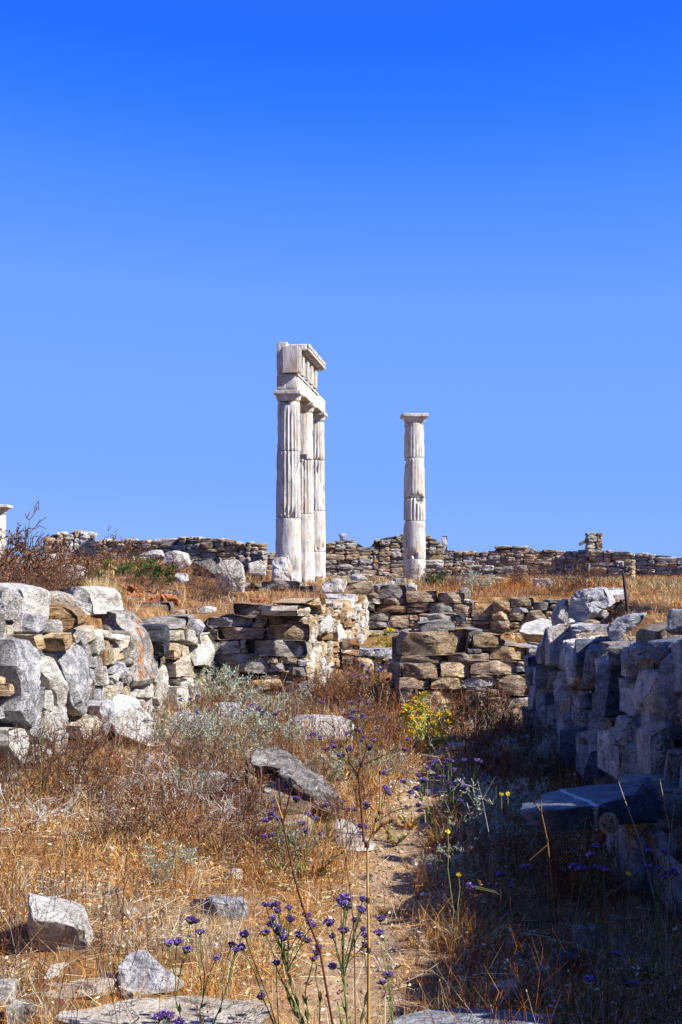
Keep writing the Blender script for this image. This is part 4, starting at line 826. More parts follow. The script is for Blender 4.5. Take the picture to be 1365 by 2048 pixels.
# ================================================================ vegetation
class Geo:
    def __init__(s): s.V = []; s.T = []; s.C = []; s.n = 0
    def add(s, V, T, C):
        s.V.append(V); s.T.append(T + s.n); s.C.append(C); s.n += len(V)
    def segs(s, p0, p1, r0, r1, col, col1=None):
        """3-sided tapering stems; arrays of equal length."""
        p0 = np.asarray(p0, float).reshape(-1, 3); p1 = np.asarray(p1, float).reshape(-1, 3); m = len(p0)
        r0 = np.broadcast_to(np.asarray(r0, float), (m,)); r1 = np.broadcast_to(np.asarray(r1, float), (m,))
        col = np.broadcast_to(np.asarray(col, float), (m, 3)); col1 = col if col1 is None else np.broadcast_to(np.asarray(col1, float), (m, 3))
        d = p1 - p0; d /= np.maximum(np.linalg.norm(d, axis=1, keepdims=True), 1e-9)
        ref = np.where(np.abs(d[:, 2:3]) < .9, np.array([[0, 0, 1.]]), np.array([[1., 0, 0]])); a = np.cross(d, ref); a /= np.linalg.norm(a, axis=1, keepdims=True); b = np.cross(d, a)
        V = np.empty((m, 6, 3)); C = np.empty((m, 6, 3))
        for k in range(3):
            o = math.cos(k * 2.0944) * a + math.sin(k * 2.0944) * b
            V[:, k] = p0 + o * r0[:, None]; V[:, 3 + k] = p1 + o * r1[:, None]; C[:, k] = col; C[:, 3 + k] = col1
        T = np.array([[0, 1, 4], [0, 4, 3], [1, 2, 5], [1, 5, 4], [2, 0, 3], [2, 3, 5]])
        s.add(V.reshape(-1, 3), (T[None] + (np.arange(m) * 6)[:, None, None]).reshape(-1, 3), C.reshape(-1, 3))
    def blades(s, base, top, bend, width, col, coltip, rng):
        """Bent blades: base -> mid (pushed by bend) -> tip; 3 triangles each."""
        m = len(base); d = top - base; side = np.cross(d, rng.normal(size=(m, 3))); side /= np.maximum(np.linalg.norm(side, axis=1, keepdims=True), 1e-9); side *= width[:, None] * .5
        mid = base + d * .55 + bend; tip = top - bend * .6
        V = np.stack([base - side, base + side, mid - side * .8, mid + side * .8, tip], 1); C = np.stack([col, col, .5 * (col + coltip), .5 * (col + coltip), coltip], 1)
        T = np.array([[0, 1, 3], [0, 3, 2], [2, 3, 4]])
        s.add(V.reshape(-1, 3), (T[None] + (np.arange(m) * 5)[:, None, None]).reshape(-1, 3), C.reshape(-1, 3))
    def leaves(s, p, d, ln, wd, col, rng):
        """Pointed leaves (2 triangles) from points p along d."""
        m = len(p); d = d / np.maximum(np.linalg.norm(d, axis=1, keepdims=True), 1e-9); side = np.cross(d, rng.normal(size=(m, 3))); side /= np.maximum(np.linalg.norm(side, axis=1, keepdims=True), 1e-9)
        nn = np.cross(side, d); ln = np.broadcast_to(ln, (m,))[:, None]; wd = np.broadcast_to(wd, (m,))[:, None]
        V = np.stack([p, p + d * ln * .5 + side * wd * .5 + nn * ln * .06, p + d * ln * .5 - side * wd * .5 + nn * ln * .06, p + d * ln], 1); C = np.repeat(np.broadcast_to(col, (m, 3))[:, None], 4, 1)
        T = np.array([[0, 1, 2], [1, 3, 2]]); s.add(V.reshape(-1, 3), (T[None] + (np.arange(m) * 4)[:, None, None]).reshape(-1, 3), C.reshape(-1, 3))
    def mesh(s, name):
        V = np.concatenate(s.V); T = np.concatenate(s.T); C = np.concatenate(s.C); me = bpy.data.meshes.new(name)
        me.vertices.add(len(V)); me.vertices.foreach_set('co', V.astype(np.float32).ravel()); me.loops.add(T.size); me.loops.foreach_set('vertex_index', T.astype(np.int32).ravel())
        me.polygons.add(len(T)); me.polygons.foreach_set('loop_start', (np.arange(len(T)) * 3).astype(np.int32)); me.update(calc_edges=True)
        a = me.attributes.new('tint', 'FLOAT_COLOR', 'POINT'); a.data.foreach_set('color', np.concatenate([C, np.ones((len(C), 1))], 1).astype(np.float32).ravel())
        me.materials.append(PLANT); return me

STRAW = (.74, .48, .16); PALE = (.86, .72, .48); ORANGE = (.66, .27, .04); RUST = (.30, .095, .025); DARK = (.085, .04, .022); GREY = (.40, .35, .29); OLIVE = (.22, .24, .09); SILVER = (.34, .38, .28)
def pal(rng, m, cols, w, var=.22):
    k = rng.choice(len(cols), m, p=np.array(w) / sum(w)); c = np.array(cols)[k] * (1 + var * rng.normal(size=(m, 1))); return np.clip(c, .01, .9)
def scatter(rng, m, xa, xb, ya, yb, yb_pow=1.6):
    """Points over a strip, thinning with distance so that far tufts do not waste faces."""
    u = rng.rand(m); k = 1 - yb_pow
    y = (ya ** k + u * (yb ** k - ya ** k)) ** (1 / k) if abs(k) > 1e-6 else ya * (yb / ya) ** u
    return xa + (xb - xa) * rng.rand(m), y
def clear(x, y, rng):
    k = np.ones(len(x), bool)
    for x0, x1, y0, y1 in CLEAR: k &= ~((x > x0 - .01) & (x < x1 + .01) & (y > y0 - .16) & (y < y1) & (rng.rand(len(x)) < .86))
    return k
def grass(name, label, rng, x, y, keep, h, lean, wpx, cols, w, tipcols=None, z=None, bendy=.35, kind='stuff', width_min=.0014):
    keep = keep & clear(x, y, rng); x = x[keep]; y = y[keep]; m = len(x); zz = height(x, y) if z is None else z[keep]
    # blades gather into tufts
    tx = x + rng.normal(size=m) * .012; ty = y + rng.normal(size=m) * .012
    base = np.stack([tx, ty, zz - .01], 1); hh = h(x, y, rng, m)
    ang = rng.rand(m) * 6.283; ln = np.abs(rng.normal(size=m)) * lean
    top = base + np.stack([np.cos(ang) * ln * hh, np.sin(ang) * ln * hh, hh * (1 - .25 * np.minimum(ln, 2))], 1)
    bend = rng.normal(size=(m, 3)) * (hh * bendy * .35)[:, None]
    wd = np.maximum(width_min, wpx * y / 1280.) * (.6 + .8 * rng.rand(m))
    c = pal(rng, m, cols, w) if not callable(cols) else cols(x, y, rng, m)
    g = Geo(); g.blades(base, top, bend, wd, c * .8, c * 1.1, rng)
    o = link(name, g.mesh(name)); return tag(o, label, 'grass', kind=kind)
RNG = np.random.RandomState(21)
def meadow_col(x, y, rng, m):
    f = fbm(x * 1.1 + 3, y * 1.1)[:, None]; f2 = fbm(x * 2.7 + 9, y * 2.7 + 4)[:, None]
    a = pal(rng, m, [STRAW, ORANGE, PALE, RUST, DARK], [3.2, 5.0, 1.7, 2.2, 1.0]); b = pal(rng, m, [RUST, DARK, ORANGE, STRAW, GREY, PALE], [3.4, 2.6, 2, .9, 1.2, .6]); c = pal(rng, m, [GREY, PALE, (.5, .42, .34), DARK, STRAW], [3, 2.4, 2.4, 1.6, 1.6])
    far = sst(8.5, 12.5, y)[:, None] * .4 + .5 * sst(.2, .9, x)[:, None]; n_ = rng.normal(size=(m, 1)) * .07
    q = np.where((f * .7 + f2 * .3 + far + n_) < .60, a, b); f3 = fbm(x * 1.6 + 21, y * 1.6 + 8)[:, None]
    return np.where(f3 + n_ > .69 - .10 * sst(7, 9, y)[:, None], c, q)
rocks_keep = lambda x, y: np.ones(len(x), bool)
# main meadow between the walls
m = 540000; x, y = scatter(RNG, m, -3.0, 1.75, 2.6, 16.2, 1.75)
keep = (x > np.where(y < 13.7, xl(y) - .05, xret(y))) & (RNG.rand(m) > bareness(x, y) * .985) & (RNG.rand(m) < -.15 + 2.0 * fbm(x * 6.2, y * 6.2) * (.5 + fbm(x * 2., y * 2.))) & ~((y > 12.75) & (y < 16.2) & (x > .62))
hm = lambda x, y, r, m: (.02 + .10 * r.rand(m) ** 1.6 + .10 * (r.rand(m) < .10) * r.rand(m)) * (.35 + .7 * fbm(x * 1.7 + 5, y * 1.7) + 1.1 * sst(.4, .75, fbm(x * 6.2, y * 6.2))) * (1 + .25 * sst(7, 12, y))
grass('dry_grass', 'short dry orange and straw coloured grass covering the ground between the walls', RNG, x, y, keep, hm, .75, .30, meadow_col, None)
m = 9000; x = RNG.uniform(-.55, .55, m); y = RNG.uniform(3.3, 4.05, m); keep = RNG.rand(m) < .1 + 1.3 * fbm(x * 5, y * 5 + 3) * sst(.6, .1, np.abs(x - .08))
grass('dry_grass', 'longer dry straw grass around the stems of the purple statice', RNG, x, y, keep, lambda x, y, r, m: .05 + .20 * r.rand(m) ** 1.4, .55, .30, [STRAW, PALE, ORANGE, RUST, DARK, OLIVE], [3, 2.4, 2, 1.5, 1.2, 1.2])
# thin upright dry stalks through the meadow
m = 13000; x, y = scatter(RNG, m, -2.4, 1.6, 3.2, 16.0, 1.3)
keep = (RNG.rand(m) < .35 + .65 * sst(4.2, 6., y)) & (x > np.where(y < 13.7, xl(y) + .05, xret(y) + .05)) & (RNG.rand(m) > bareness(x, y) * 1.2) & (fbm(x * 1.4 + 2, y * 1.4) > .38) & ~((y > 12.7) & (x > .55))
x = x[keep]; y = y[keep]; m = len(x); g = Geo(); zz = height(x, y); hh = (.10 + .24 * RNG.rand(m) ** 1.5); an = RNG.rand(m) * 6.28; ln = .45 * np.abs(RNG.normal(size=m))
b = np.stack([x, y, zz - .01], 1); md = b + np.stack([np.cos(an) * ln * hh * .4, np.sin(an) * ln * hh * .4, hh * .55], 1); tp = b + np.stack([np.cos(an) * ln * hh * 1.2, np.sin(an) * ln * hh * 1.2, hh], 1)
c = pal(RNG, m, [RUST, DARK, GREY, (.2, .08, .03)], [3, 3.4, 1.2, 2]); r = np.maximum(.0013, .25 * y / 1280)
g.segs(b, md, r, r * .85, c); g.segs(md, tp, r * .85, r * .45, c)
for k in range(5):
    t = .45 + .55 * RNG.rand(m)[:, None]; q = md + (tp - md) * t; dd = RNG.normal(size=(m, 3)) * .3 + np.array([0, 0, .8]); e = q + dd * (.03 + .05 * RNG.rand(m))[:, None]
    sel = RNG.rand(m) < .6; g.segs(q[sel], e[sel], r[sel] * .6, r[sel] * .4, c[sel]); g.leaves(e[sel], dd[sel], .007 * (1 + y[sel] / 12), .0035 * (1 + y[sel] / 12), c[sel], RNG)
o = link('dry_weeds', g.mesh('dry_weeds')); tag(o, 'thin dark red and brown dry weed stalks standing in the grass', 'weeds', kind='stuff')
# straw lying flat, pale litter
m = 16000; x, y = scatter(RNG, m, -2.4, 1.6, 2.8, 13., 1.7); keep = (x > xl(y) + .05) & (RNG.rand(m) > bareness(x, y) * .8) & clear(x, y, RNG); x = x[keep]; y = y[keep]; m = len(x); g = Geo()
an = RNG.rand(m) * 6.28; L_ = .03 + .12 * RNG.rand(m) ** 2; zz = height(x, y) + .008 + .05 * RNG.rand(m) ** 2; p0 = np.stack([x, y, zz], 1); p1 = p0 + np.stack([np.cos(an) * L_, np.sin(an) * L_, RNG.normal(size=m) * L_ * .22], 1)
g.segs(p0, p1, np.maximum(.0009, .14 * y / 1280), .0007, pal(RNG, m, [PALE, STRAW, GREY, (.7, .62, .5)], [3, 3, 1.5, 1.2]))
o = link('straw_litter', g.mesh('straw_litter')); tag(o, 'pale broken straw and twigs strewn over the grass and path', 'straw', kind='stuff')
m = 60000; x, y = scatter(RNG, m, -2.4, 1.6, 2.8, 15., 1.75); keep = (x > np.where(y < 13.7, xl(y) + .05, xret(y) + .05)) & (RNG.rand(m) > bareness(x, y) * .9) & ~((y > 12.7) & (x > .55)) & (RNG.rand(m) < .2 + 1.4 * sst(.35, .7, fbm(x * 3.1 + 6, y * 3.1))) & clear(x, y, RNG); x = x[keep]; y = y[keep]; m = len(x); g = Geo()
p0 = np.stack([x, y, height(x, y) + .005 + .07 * RNG.rand(m) ** 2], 1); dd = RNG.normal(size=(m, 3)) * np.array([1, 1, .5])
g.leaves(p0, dd, (.008 + .02 * RNG.rand(m)) * (.7 + y / 12), (.003 + .006 * RNG.rand(m)) * (.7 + y / 12), pal(RNG, m, [PALE, (.85, .74, .55), STRAW, RUST, DARK, ORANGE], [2.2, 1.6, 1.4, 2.2, 2.6, 1.2]), RNG)
o = link('leaf_litter', g.mesh('leaf_litter')); tag(o, 'dry curled leaf litter caught in the grass', 'leaves', kind='stuff')
# pebbles and grit on the trodden path
m = 2600; y = RNG.uniform(2.8, 11., m); x = path_x(y) + RNG.normal(size=m) * .20; r = (.003 + .011 * RNG.rand(m) ** 3) * (.8 + y / 14); ctr = np.stack([x, y, height(x, y) + r * .25], 1); g = Geo()
oct_ = np.array([[1, 0, 0], [0, 1, 0], [-1, 0, 0], [0, -1, 0], [0, 0, .7], [0, 0, -.7]], float); ot = np.array([[0, 1, 4], [1, 2, 4], [2, 3, 4], [3, 0, 4], [1, 0, 5], [2, 1, 5], [3, 2, 5], [0, 3, 5]])
V = ctr[:, None] + oct_[None] * r[:, None, None] * (.6 + .8 * RNG.rand(m, 6, 1)); c = pal(RNG, m, [(.34, .25, .17), (.46, .38, .29), (.22, .17, .12), (.6, .54, .46)], [3, 2, 2.5, .5])
g.add(V.reshape(-1, 3), (ot[None] + (np.arange(m) * 6)[:, None, None]).reshape(-1, 3), np.repeat(c[:, None], 6, 1).reshape(-1, 3))
o = link('path_gravel', g.mesh('path_gravel')); tag(o, 'loose pebbles and grit on the sandy footpath', 'gravel', kind='stuff')
# hillside on the left, the mound on the right, the field beyond
m = 130000; x, y = scatter(RNG, m, -9.5, -.2, 5., 34., 1.5); e = np.where(y < 13.85, xl(y), xret(np.minimum(y, 22.))); keep = (x < e - .22) & ~((y > 13.4) & (y < 14.15) & (x > -1.5)) & (RNG.rand(m) < .3 + 1.3 * fbm(x * 1.3, y * 1.3)) & (x > -.31 * y)
hb = lambda x, y, r, m: (.03 + .13 * r.rand(m) ** 1.5) * (.3 + 1.3 * sst(.35, .75, fbm(x * 2.4 + 2, y * 2.4))) * (1 + .35 * sst(14, 24, y))
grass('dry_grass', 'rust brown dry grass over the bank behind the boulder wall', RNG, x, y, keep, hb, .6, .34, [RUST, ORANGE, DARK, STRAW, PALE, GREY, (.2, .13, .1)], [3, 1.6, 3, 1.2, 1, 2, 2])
m = 150000; x, y = scatter(RNG, m, 1.85, 5.2, 3.5, 20.3, 1.5); keep = (x > 1.98) & (RNG.rand(m) < .3 + 1.2 * fbm(x * 1.3 + 4, y * 1.3)) & (x < .34 * y + .6)
hr_ = lambda x, y, r, m: (.02 + .09 * r.rand(m) ** 1.6) * (.5 + .9 * fbm(x * 1.1, y * 1.1))
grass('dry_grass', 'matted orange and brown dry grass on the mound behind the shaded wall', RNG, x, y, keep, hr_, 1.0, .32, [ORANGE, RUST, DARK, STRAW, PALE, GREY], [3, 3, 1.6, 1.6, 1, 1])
m = 150000; x, y = scatter(RNG, m, -8., 13., 20.2, 45., 1.2); keep = (RNG.rand(m) < .25 + 1.4 * fbm(x * .8 + 4, y * .8)) & (np.abs(x) < .31 * y)
hf = lambda x, y, r, m: (.04 + .15 * r.rand(m) ** 1.5) * (.45 + 1.1 * fbm(x * .7 + 8, y * .7))
def field_col(x, y, rng, m):
    f = fbm(x * .7 + 1, y * .5)[:, None]; return np.where(f + rng.normal(size=(m, 1)) * .08 < .58, pal(rng, m, [RUST, ORANGE, DARK, STRAW, (.24, .12, .06)], [3, .9, 2.4, .5, 2.4]), pal(rng, m, [GREY, OLIVE, DARK, STRAW], [1.5, 1.5, 1.5, 1.2]))
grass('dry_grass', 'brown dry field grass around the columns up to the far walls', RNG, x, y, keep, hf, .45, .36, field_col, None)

# ---------------------------------------------------------------- shrubs and plants: each one a thing of its own
def branch(rng, p, d, ln, r, depth, out, wob=.35, kids=(2, 4), shrink=.68, up=.12, seg=3):
    """Recursive twigs; out collects (p0, p1, r0, r1, depth)."""
    q = np.array(p, float); d = np.array(d, float); d /= np.linalg.norm(d); pts = [q.copy()]
    for i in range(seg):
        d = d + rng.normal(size=3) * wob * .45 + np.array([0, 0, up * .5]); d /= np.linalg.norm(d); q2 = q + d * ln / seg
        out.append((q, q2, r * (1 - .4 * i / seg), r * (1 - .4 * (i + 1) / seg), depth)); q = q2; pts.append(q.copy())
    if depth > 0:
        for _ in range(rng.randint(kids[0], kids[1] + 1)):
            s = pts[rng.randint(1, len(pts))]; dd = d + rng.normal(size=3) * (.75 + wob * .5); branch(rng, s, dd, ln * shrink * rng.uniform(.7, 1.15), r * .62, depth - 1, out, wob, kids, shrink, up, seg)
def twig_mesh(seed, h, spread, stems, depth, col, r, wob=.4, leaf=None, nleaf=0, leaf_ln=.02, leaf_wd=.006, up=.12, kids=(2, 3), tipcol=None):
    rng = np.random.RandomState(seed); out = []
    for _ in range(stems):
        a = rng.rand() * 6.28; l = rng.rand() ** .5 * spread; branch(rng, (math.cos(a) * .03 * stems ** .5, math.sin(a) * .03 * stems ** .5, -.02), (math.cos(a) * l, math.sin(a) * l, 1), h * rng.uniform(.45, .62), r, depth, out, wob, kids, .66, up)
    P0 = np.array([o[0] for o in out]); P1 = np.array([o[1] for o in out]); R0 = np.array([o[2] for o in out]); R1 = np.array([o[3] for o in out]); D = np.array([o[4] for o in out])
    g = Geo(); c = np.array(col) * (1 + .2 * rng.normal(size=(len(out), 1)))
    if tipcol is not None: c = np.where((D == 0)[:, None], np.array(tipcol) * (1 + .2 * rng.normal(size=(len(out), 1))), c)
    g.segs(P0, P1, np.maximum(R0, r * .42), np.maximum(R1, r * .36), np.clip(c, .01, .9))
    me = g.mesh('stems'); lm = None
    if nleaf:
        idx = rng.choice(np.nonzero(D <= 1)[0], nleaf); t = rng.rand(nleaf, 1); p = P0[idx] + (P1[idx] - P0[idx]) * t; dd = (P1[idx] - P0[idx]); dd = dd / np.linalg.norm(dd, axis=1, keepdims=True) + rng.normal(size=(nleaf, 3)) * .6
        g2 = Geo(); cols = np.array(leaf); k = rng.choice(len(cols), nleaf); g2.leaves(p, dd, leaf_ln * rng.uniform(.6, 1.3, nleaf), leaf_wd * rng.uniform(.7, 1.3, nleaf), np.clip(cols[k] * (1 + .2 * rng.normal(size=(nleaf, 1))), .01, .9), rng); lm = g2.mesh('foliage')
    tips = P1[D == 0]
    return me, lm, tips
def plant(name, label, loc, meshes, cat='shrub', group=None, rz=0., sc=1.):
    root = empty(name, loc, label, cat, group, rz); root.scale = (sc, sc, sc) if not isinstance(sc, tuple) else sc
    for nm, me in meshes:
        if me is not None: link(nm, me, root)
    return root
def G(px, py, Y=None):
    if Y is None: return gnd(px, py)
    p = at(px, py, Y); return Vector((p.x, Y, hz(p.x, Y)))
BROWN = (.15, .10, .075); GTW = (.48, .44, .40); DK = (.05, .03, .022)
bare = [twig_mesh(300 + k, .5, .9, 13, 3, BROWN, .0052, .55, tipcol=(.16, .08, .05)) for k in range(3)]
barelite = [twig_mesh(310 + k, .45, 1.3, 12, 3, GTW, .0052, .7, up=-.02) for k in range(2)]
heath = [twig_mesh(320 + k, .5, .8, 16, 3, (.13, .065, .04), .0046, .5, leaf=[(.20, .09, .05), (.30, .15, .07), (.12, .06, .05), (.28, .2, .12)], nleaf=2200, leaf_ln=.022, leaf_wd=.009) for k in range(3)]
silver = [twig_mesh(330 + k * 7, .45, .7, 14, 2, (.25, .24, .16), .0044, .35, leaf=[SILVER, (.42, .45, .36), (.24, .30, .18), (.50, .50, .40)], nleaf=1900, leaf_ln=.036, leaf_wd=.007) for k in range(3)]
green = [twig_mesh(340 + k, .5, 1., 14, 3, (.10, .08, .04), .004, .5, leaf=[(.04, .075, .025), (.07, .12, .03), (.10, .16, .04), (.03, .05, .02)], nleaf=3800, leaf_ln=.035, leaf_wd=.015) for k in range(2)]
tuft = []
for k in range(2):
    rg = np.random.RandomState(350 + k); mm = 420; a = rg.rand(mm) * 6.28; l = rg.rand(mm) ** .7; bs = np.stack([np.cos(a) * l * .07, np.sin(a) * l * .07, np.full(mm, -.02)], 1); hh = .25 + .25 * rg.rand(mm)
    tpp = bs + np.stack([np.cos(a) * l * hh * .6, np.sin(a) * l * hh * .6, hh], 1); g = Geo(); c = pal(rg, mm, [(.52, .40, .12), (.36, .33, .10), PALE, (.46, .26, .07)], [3, 2, 2, 1]); g.blades(bs, tpp, rg.normal(size=(mm, 3)) * .02, np.full(mm, .006), c, c, rg); tuft.append(g.mesh('blades'))
# --- the left bank
S = lambda k, arr: [('stems', arr[k % len(arr)][0]), ('foliage', arr[k % len(arr)][1])]
for k, (px, py, Y, sc, arr, lab) in enumerate([
    (-40, 1170, 11.5, 1.55, bare, 'tall dark leafless bush against the sky at the end of the bank'), (30, 1165, 12.2, 1.35, heath, 'dense purple-brown heath bush on the bank above the white boulder'),
    (85, 1165, 13., 1.2, bare, 'bare brown bush on the bank in front of the pale rubble stub'), (10, 1160, 13.8, 1.5, heath, 'brown heath bush in front of the white column stump'),
    (130, 1150, 15., 1.15, heath, 'rust brown heath clump under the pale rubble stub'), (175, 1165, 14., .9, bare, 'low bare bush behind the leaning capstones'),
    (120, 1178, 11.2, .6, heath, 'small dry heath clump tucked behind the brown capstone'), (230, 1125, 20., 1.5, heath, 'dry heath clump beside the dark green bush'),
    (330, 1165, 18.2, .9, heath, 'dry brown clump below the large white block'), (400, 1165, 18.4, 1.1, bare, 'leafless thicket in front of the dark grey upright block'),
    (455, 1190, 17.6, 1.1, bare, 'leafless thicket at the foot of the tall rounded grey block'), (395, 1200, 16.6, .75, heath, 'dry clump on the bank above the white edge slab'), (300, 1180, 16., .7, heath, 'dry clump behind the terracotta shards'), (60, 1150, 15.5, 1.1, bare, 'grey-brown leafless bush topping the bank against the sky'), (150, 1140, 17., 1., bare, 'leafless bush between the heath clumps under the rubble stub'), (-10, 1180, 10.4, .8, heath, 'dry heath clump right behind the big white capping boulder'), (370, 1150, 20., .9, heath, 'dry clump beside the small square grey stone'), (420, 1190, 17., .8, bare, 'leafless twigs on the slope below the grey blocks'), (40, 1175, 11., .7, bare, 'dark tangled twigs above the gap between white boulder and brown capstone'), (95, 1172, 12.2, .8, heath, 'mauve-brown heath clump beside the flat white stone'), (5, 1165, 12.8, 1.0, bare, 'dark leafless bush in front of the column stump base'), (65, 1160, 13.6, .9, heath, 'mauve-brown heath clump in the middle of the bank'), (155, 1170, 13., .8, bare, 'leafless twigs behind the yellow grass tufts'), (115, 1155, 16., 1., heath, 'brown heath clump high on the bank'), (260, 1175, 15.8, .7, bare, 'bare twigs at the back of the terracotta heap')]):
    plant('dry_bush', lab, G(px, py, Y), S(k, arr), 'bush', 'dry bushes on the bank', k * 1.3, sc * (1.2 if px < 70 else .85 if px < 330 else .95))
for k, (px, py, Y, sc, lab) in enumerate([(285, 1160, 17.2, .95, 'dark green leafy bush on the dry bank'), (240, 1150, 18.6, .6, 'small green bush beside the dark green leafy bush'), (182, 1155, 17., .45, 'small bright green sprig in the dry grass of the bank'), (488, 1140, 24., .8, 'green tuft beside the white block near the marble stump'), (880, 1172, 24., .7, 'dull green bush in the field beside the lone column')]):
    plant('green_bush', lab, G(px, py, Y), S(k, green), 'bush', None, k * 2.1, sc)
for k, (px, Y, sc, lab) in enumerate([(205, 12.3, .62, 'yellow dry grass tuft on the bank behind the rusty boulder'), (190, 12.9, .6, 'yellow dry grass tuft behind the bank stones'), (228, 13.2, .5, 'pale dry grass tuft by the terracotta heap')]):
    plant('grass_tuft', lab, G(px, 1180, Y), [('blades', tuft[k % 2])], 'grass', None, k * 2., sc)
# --- grey-green plants below the left wall
for k, (px, py, sc, arr, lab) in enumerate([
    (455, 1420, 1.05, silver, 'grey-green bush of upright stems in front of the dark wall end'), (505, 1450, 1.0, silver, 'silvery bush by the corner of the dark wall end'), (420, 1400, 1.0, silver, 'silvery bush against the end of the boulder wall'),
    (395, 1520, .9, silver, 'grey-green lilac flowered bush over the dark-sided boulder'), (530, 1490, .8, silver, 'grey-green bush above the curved slate slab'), (480, 1545, .75, silver, 'grey-green clump beside the curved slate slab'),
    (375, 1610, .55, silver, 'small grey-green sprig among bare twigs'), (565, 1440, .8, silver, 'grey-green clump in front of the corner stones')]):
    plant('grey_green_bush', lab, G(px, py), S(k, arr), 'bush', 'grey-green bushes at the wall foot', k * 1.7, sc)
for k, (px, py, sc, arr, lab) in enumerate([
    (110, 1590, 1.05, bare, 'leafless dark twig bush in front of the white wall stones'), (190, 1560, 1.0, bare, 'leafless dark twig bush below the tall granite wall stones'), (40, 1600, .9, bare, 'leafless twig bush at the foot of the granite boulders'),
    (260, 1560, .7, bare, 'leafless twig bush under the large white boulder'), (330, 1590, .75, barelite, 'tangle of pale dead branches lying in the grass'), (430, 1620, .75, barelite, 'tangle of pale dead branches beside the thick brown slab'),
    (395, 1640, .7, bare, 'dark tangled twigs beside the pale dead branches'), (500, 1640, .6, heath, 'dark reddish dry weed clump in front of the brown slab'), (450, 1660, .6, barelite, 'grey dry weed clump under the dead branches'), (640, 1640, .5, barelite, 'pale dead twigs beside the curved slate slab'),
    (250, 1620, .6, bare, 'brown dry weed clump on the slope under the boulders'), (100, 1640, .6, barelite, 'brown dry weed clump below the leafless bushes'), (560, 1480, .6, bare, 'thin dark twigs over the half buried boulder'), (150, 1620, .9, bare, 'wide leafless bush spreading over the orange slope'), (290, 1650, .8, barelite, 'pale dead branches sprawling down the slope'), (210, 1600, .8, barelite, 'pale dead branches under the leafless bushes'), (350, 1560, .8, bare, 'dark leafless twigs between white boulder and grey-green bush'), (470, 1600, .8, bare, 'dark leafless twigs beside the small flat brown stone'), (20, 1660, .8, barelite, 'brown weed clump at the foot of the bank bushes'), (320, 1690, .7, heath, 'rusty weed clump in the middle of the slope'), (180, 1700, .6, bare, 'rusty weed clump on the orange grass'), (420, 1720, .6, heath, 'rusty weed clump below the dead branches'), (520, 1720, .55, bare, 'dark twigs in front of the crumbling sandy rock')]):
    plant('dry_bush', lab, G(px, py), S(k, arr), 'bush', 'dry bushes below the boulder wall', k * 2.3, sc)
for k, (px, py, sc, arr, lab) in enumerate([(350, 1500, .75, silver, 'silvery sprig between the white boulder and dark-sided boulder'), (600, 1500, .7, silver, 'grey-green clump beside the half buried boulder'), (560, 1530, .75, bare, 'dark wiry twigs above the upper slate slab'), (430, 1560, .8, bare, 'dark wiry twigs over the small flat brown stone'), (650, 1560, .6, silver, 'grey-green sprig on the sunny side of the slate slabs'), (710, 1530, .6, heath, 'rusty weed clump by the sunny path edge'), (760, 1560, .55, silver, 'green sprig at the bend of the path'),
    (740, 1470, .7, heath, 'rusty weed clump on the way to the doorway'), (790, 1480, .65, bare, 'dark wiry twigs beside the yellow thistle'), (620, 1420, .75, bare, 'dark wiry twigs under the corner stones'), (300, 1540, .7, barelite, 'pale dead twigs at the foot of the large white boulder'), (700, 1640, .5, heath, 'rusty weed clump beside the white wedge of stone'), (905, 1560, .55, heath, 'dark weed clump between the stepping stones'), (600, 1720, .5, silver, 'small silvery sprig below the sandy rock'), (330, 1760, .45, silver, 'small silvery sprig in the orange grass'), (480, 1500, .8, silver, 'silvery bush over the small pale pointed stone')]):
    plant('wild_bush', lab, G(px, py), S(k, arr), 'bush', 'scrub beside the path', k * 2.7, sc)
# --- passage and shaded side
for k, (px, py, sc, arr, lab) in enumerate([
    (690, 1420, .95, heath, 'rust brown dry bush in the doorway against the passage wall'), (740, 1425, .9, heath, 'rust brown dry bush in the middle of the doorway'), (780, 1425, .8, heath, 'dry bush at the corner of the broad low wall'), (665, 1400, .8, bare, 'leafless twigs against the corner of the passage wall'),
    (980, 1440, .85, bare, 'bare black stems in front of the broad low wall'), (1040, 1455, .85, bare, 'bare black stems where the broad wall meets the shaded wall'), (930, 1440, .6, heath, 'pale dry clump at the foot of the broad low wall'), (1010, 1500, .8, heath, 'dark weed bush at the edge of the shadow'),
    (1060, 1560, .85, silver, 'dark green-grey bush in the shade at the wall corner'), (985, 1560, .8, heath, 'shaded weed bush beside the path'), (960, 1700, .75, silver, 'grey-green bush in shade beside the path'), (1010, 1660, .8, silver, 'dark green bush in shade before the blue slab'),
    (1060, 1760, .6, heath, 'dark weed clump in the shade below the blue slab'), (1180, 1800, .55, heath, 'dark weed clump at the foot of the pale shaded boulder'), (1130, 1520, .75, bare, 'fan of thin twigs against the shaded wall'), (960, 1840, .5, heath, 'dark weed clump in shade near the slab'), (880, 1760, .5, silver, 'grey-green clump on the shady edge of the path')]):
    plant('wild_bush', lab, G(px, py), S(k, arr), 'bush', 'bushes in the passage and the shade', k * 1.9, sc)
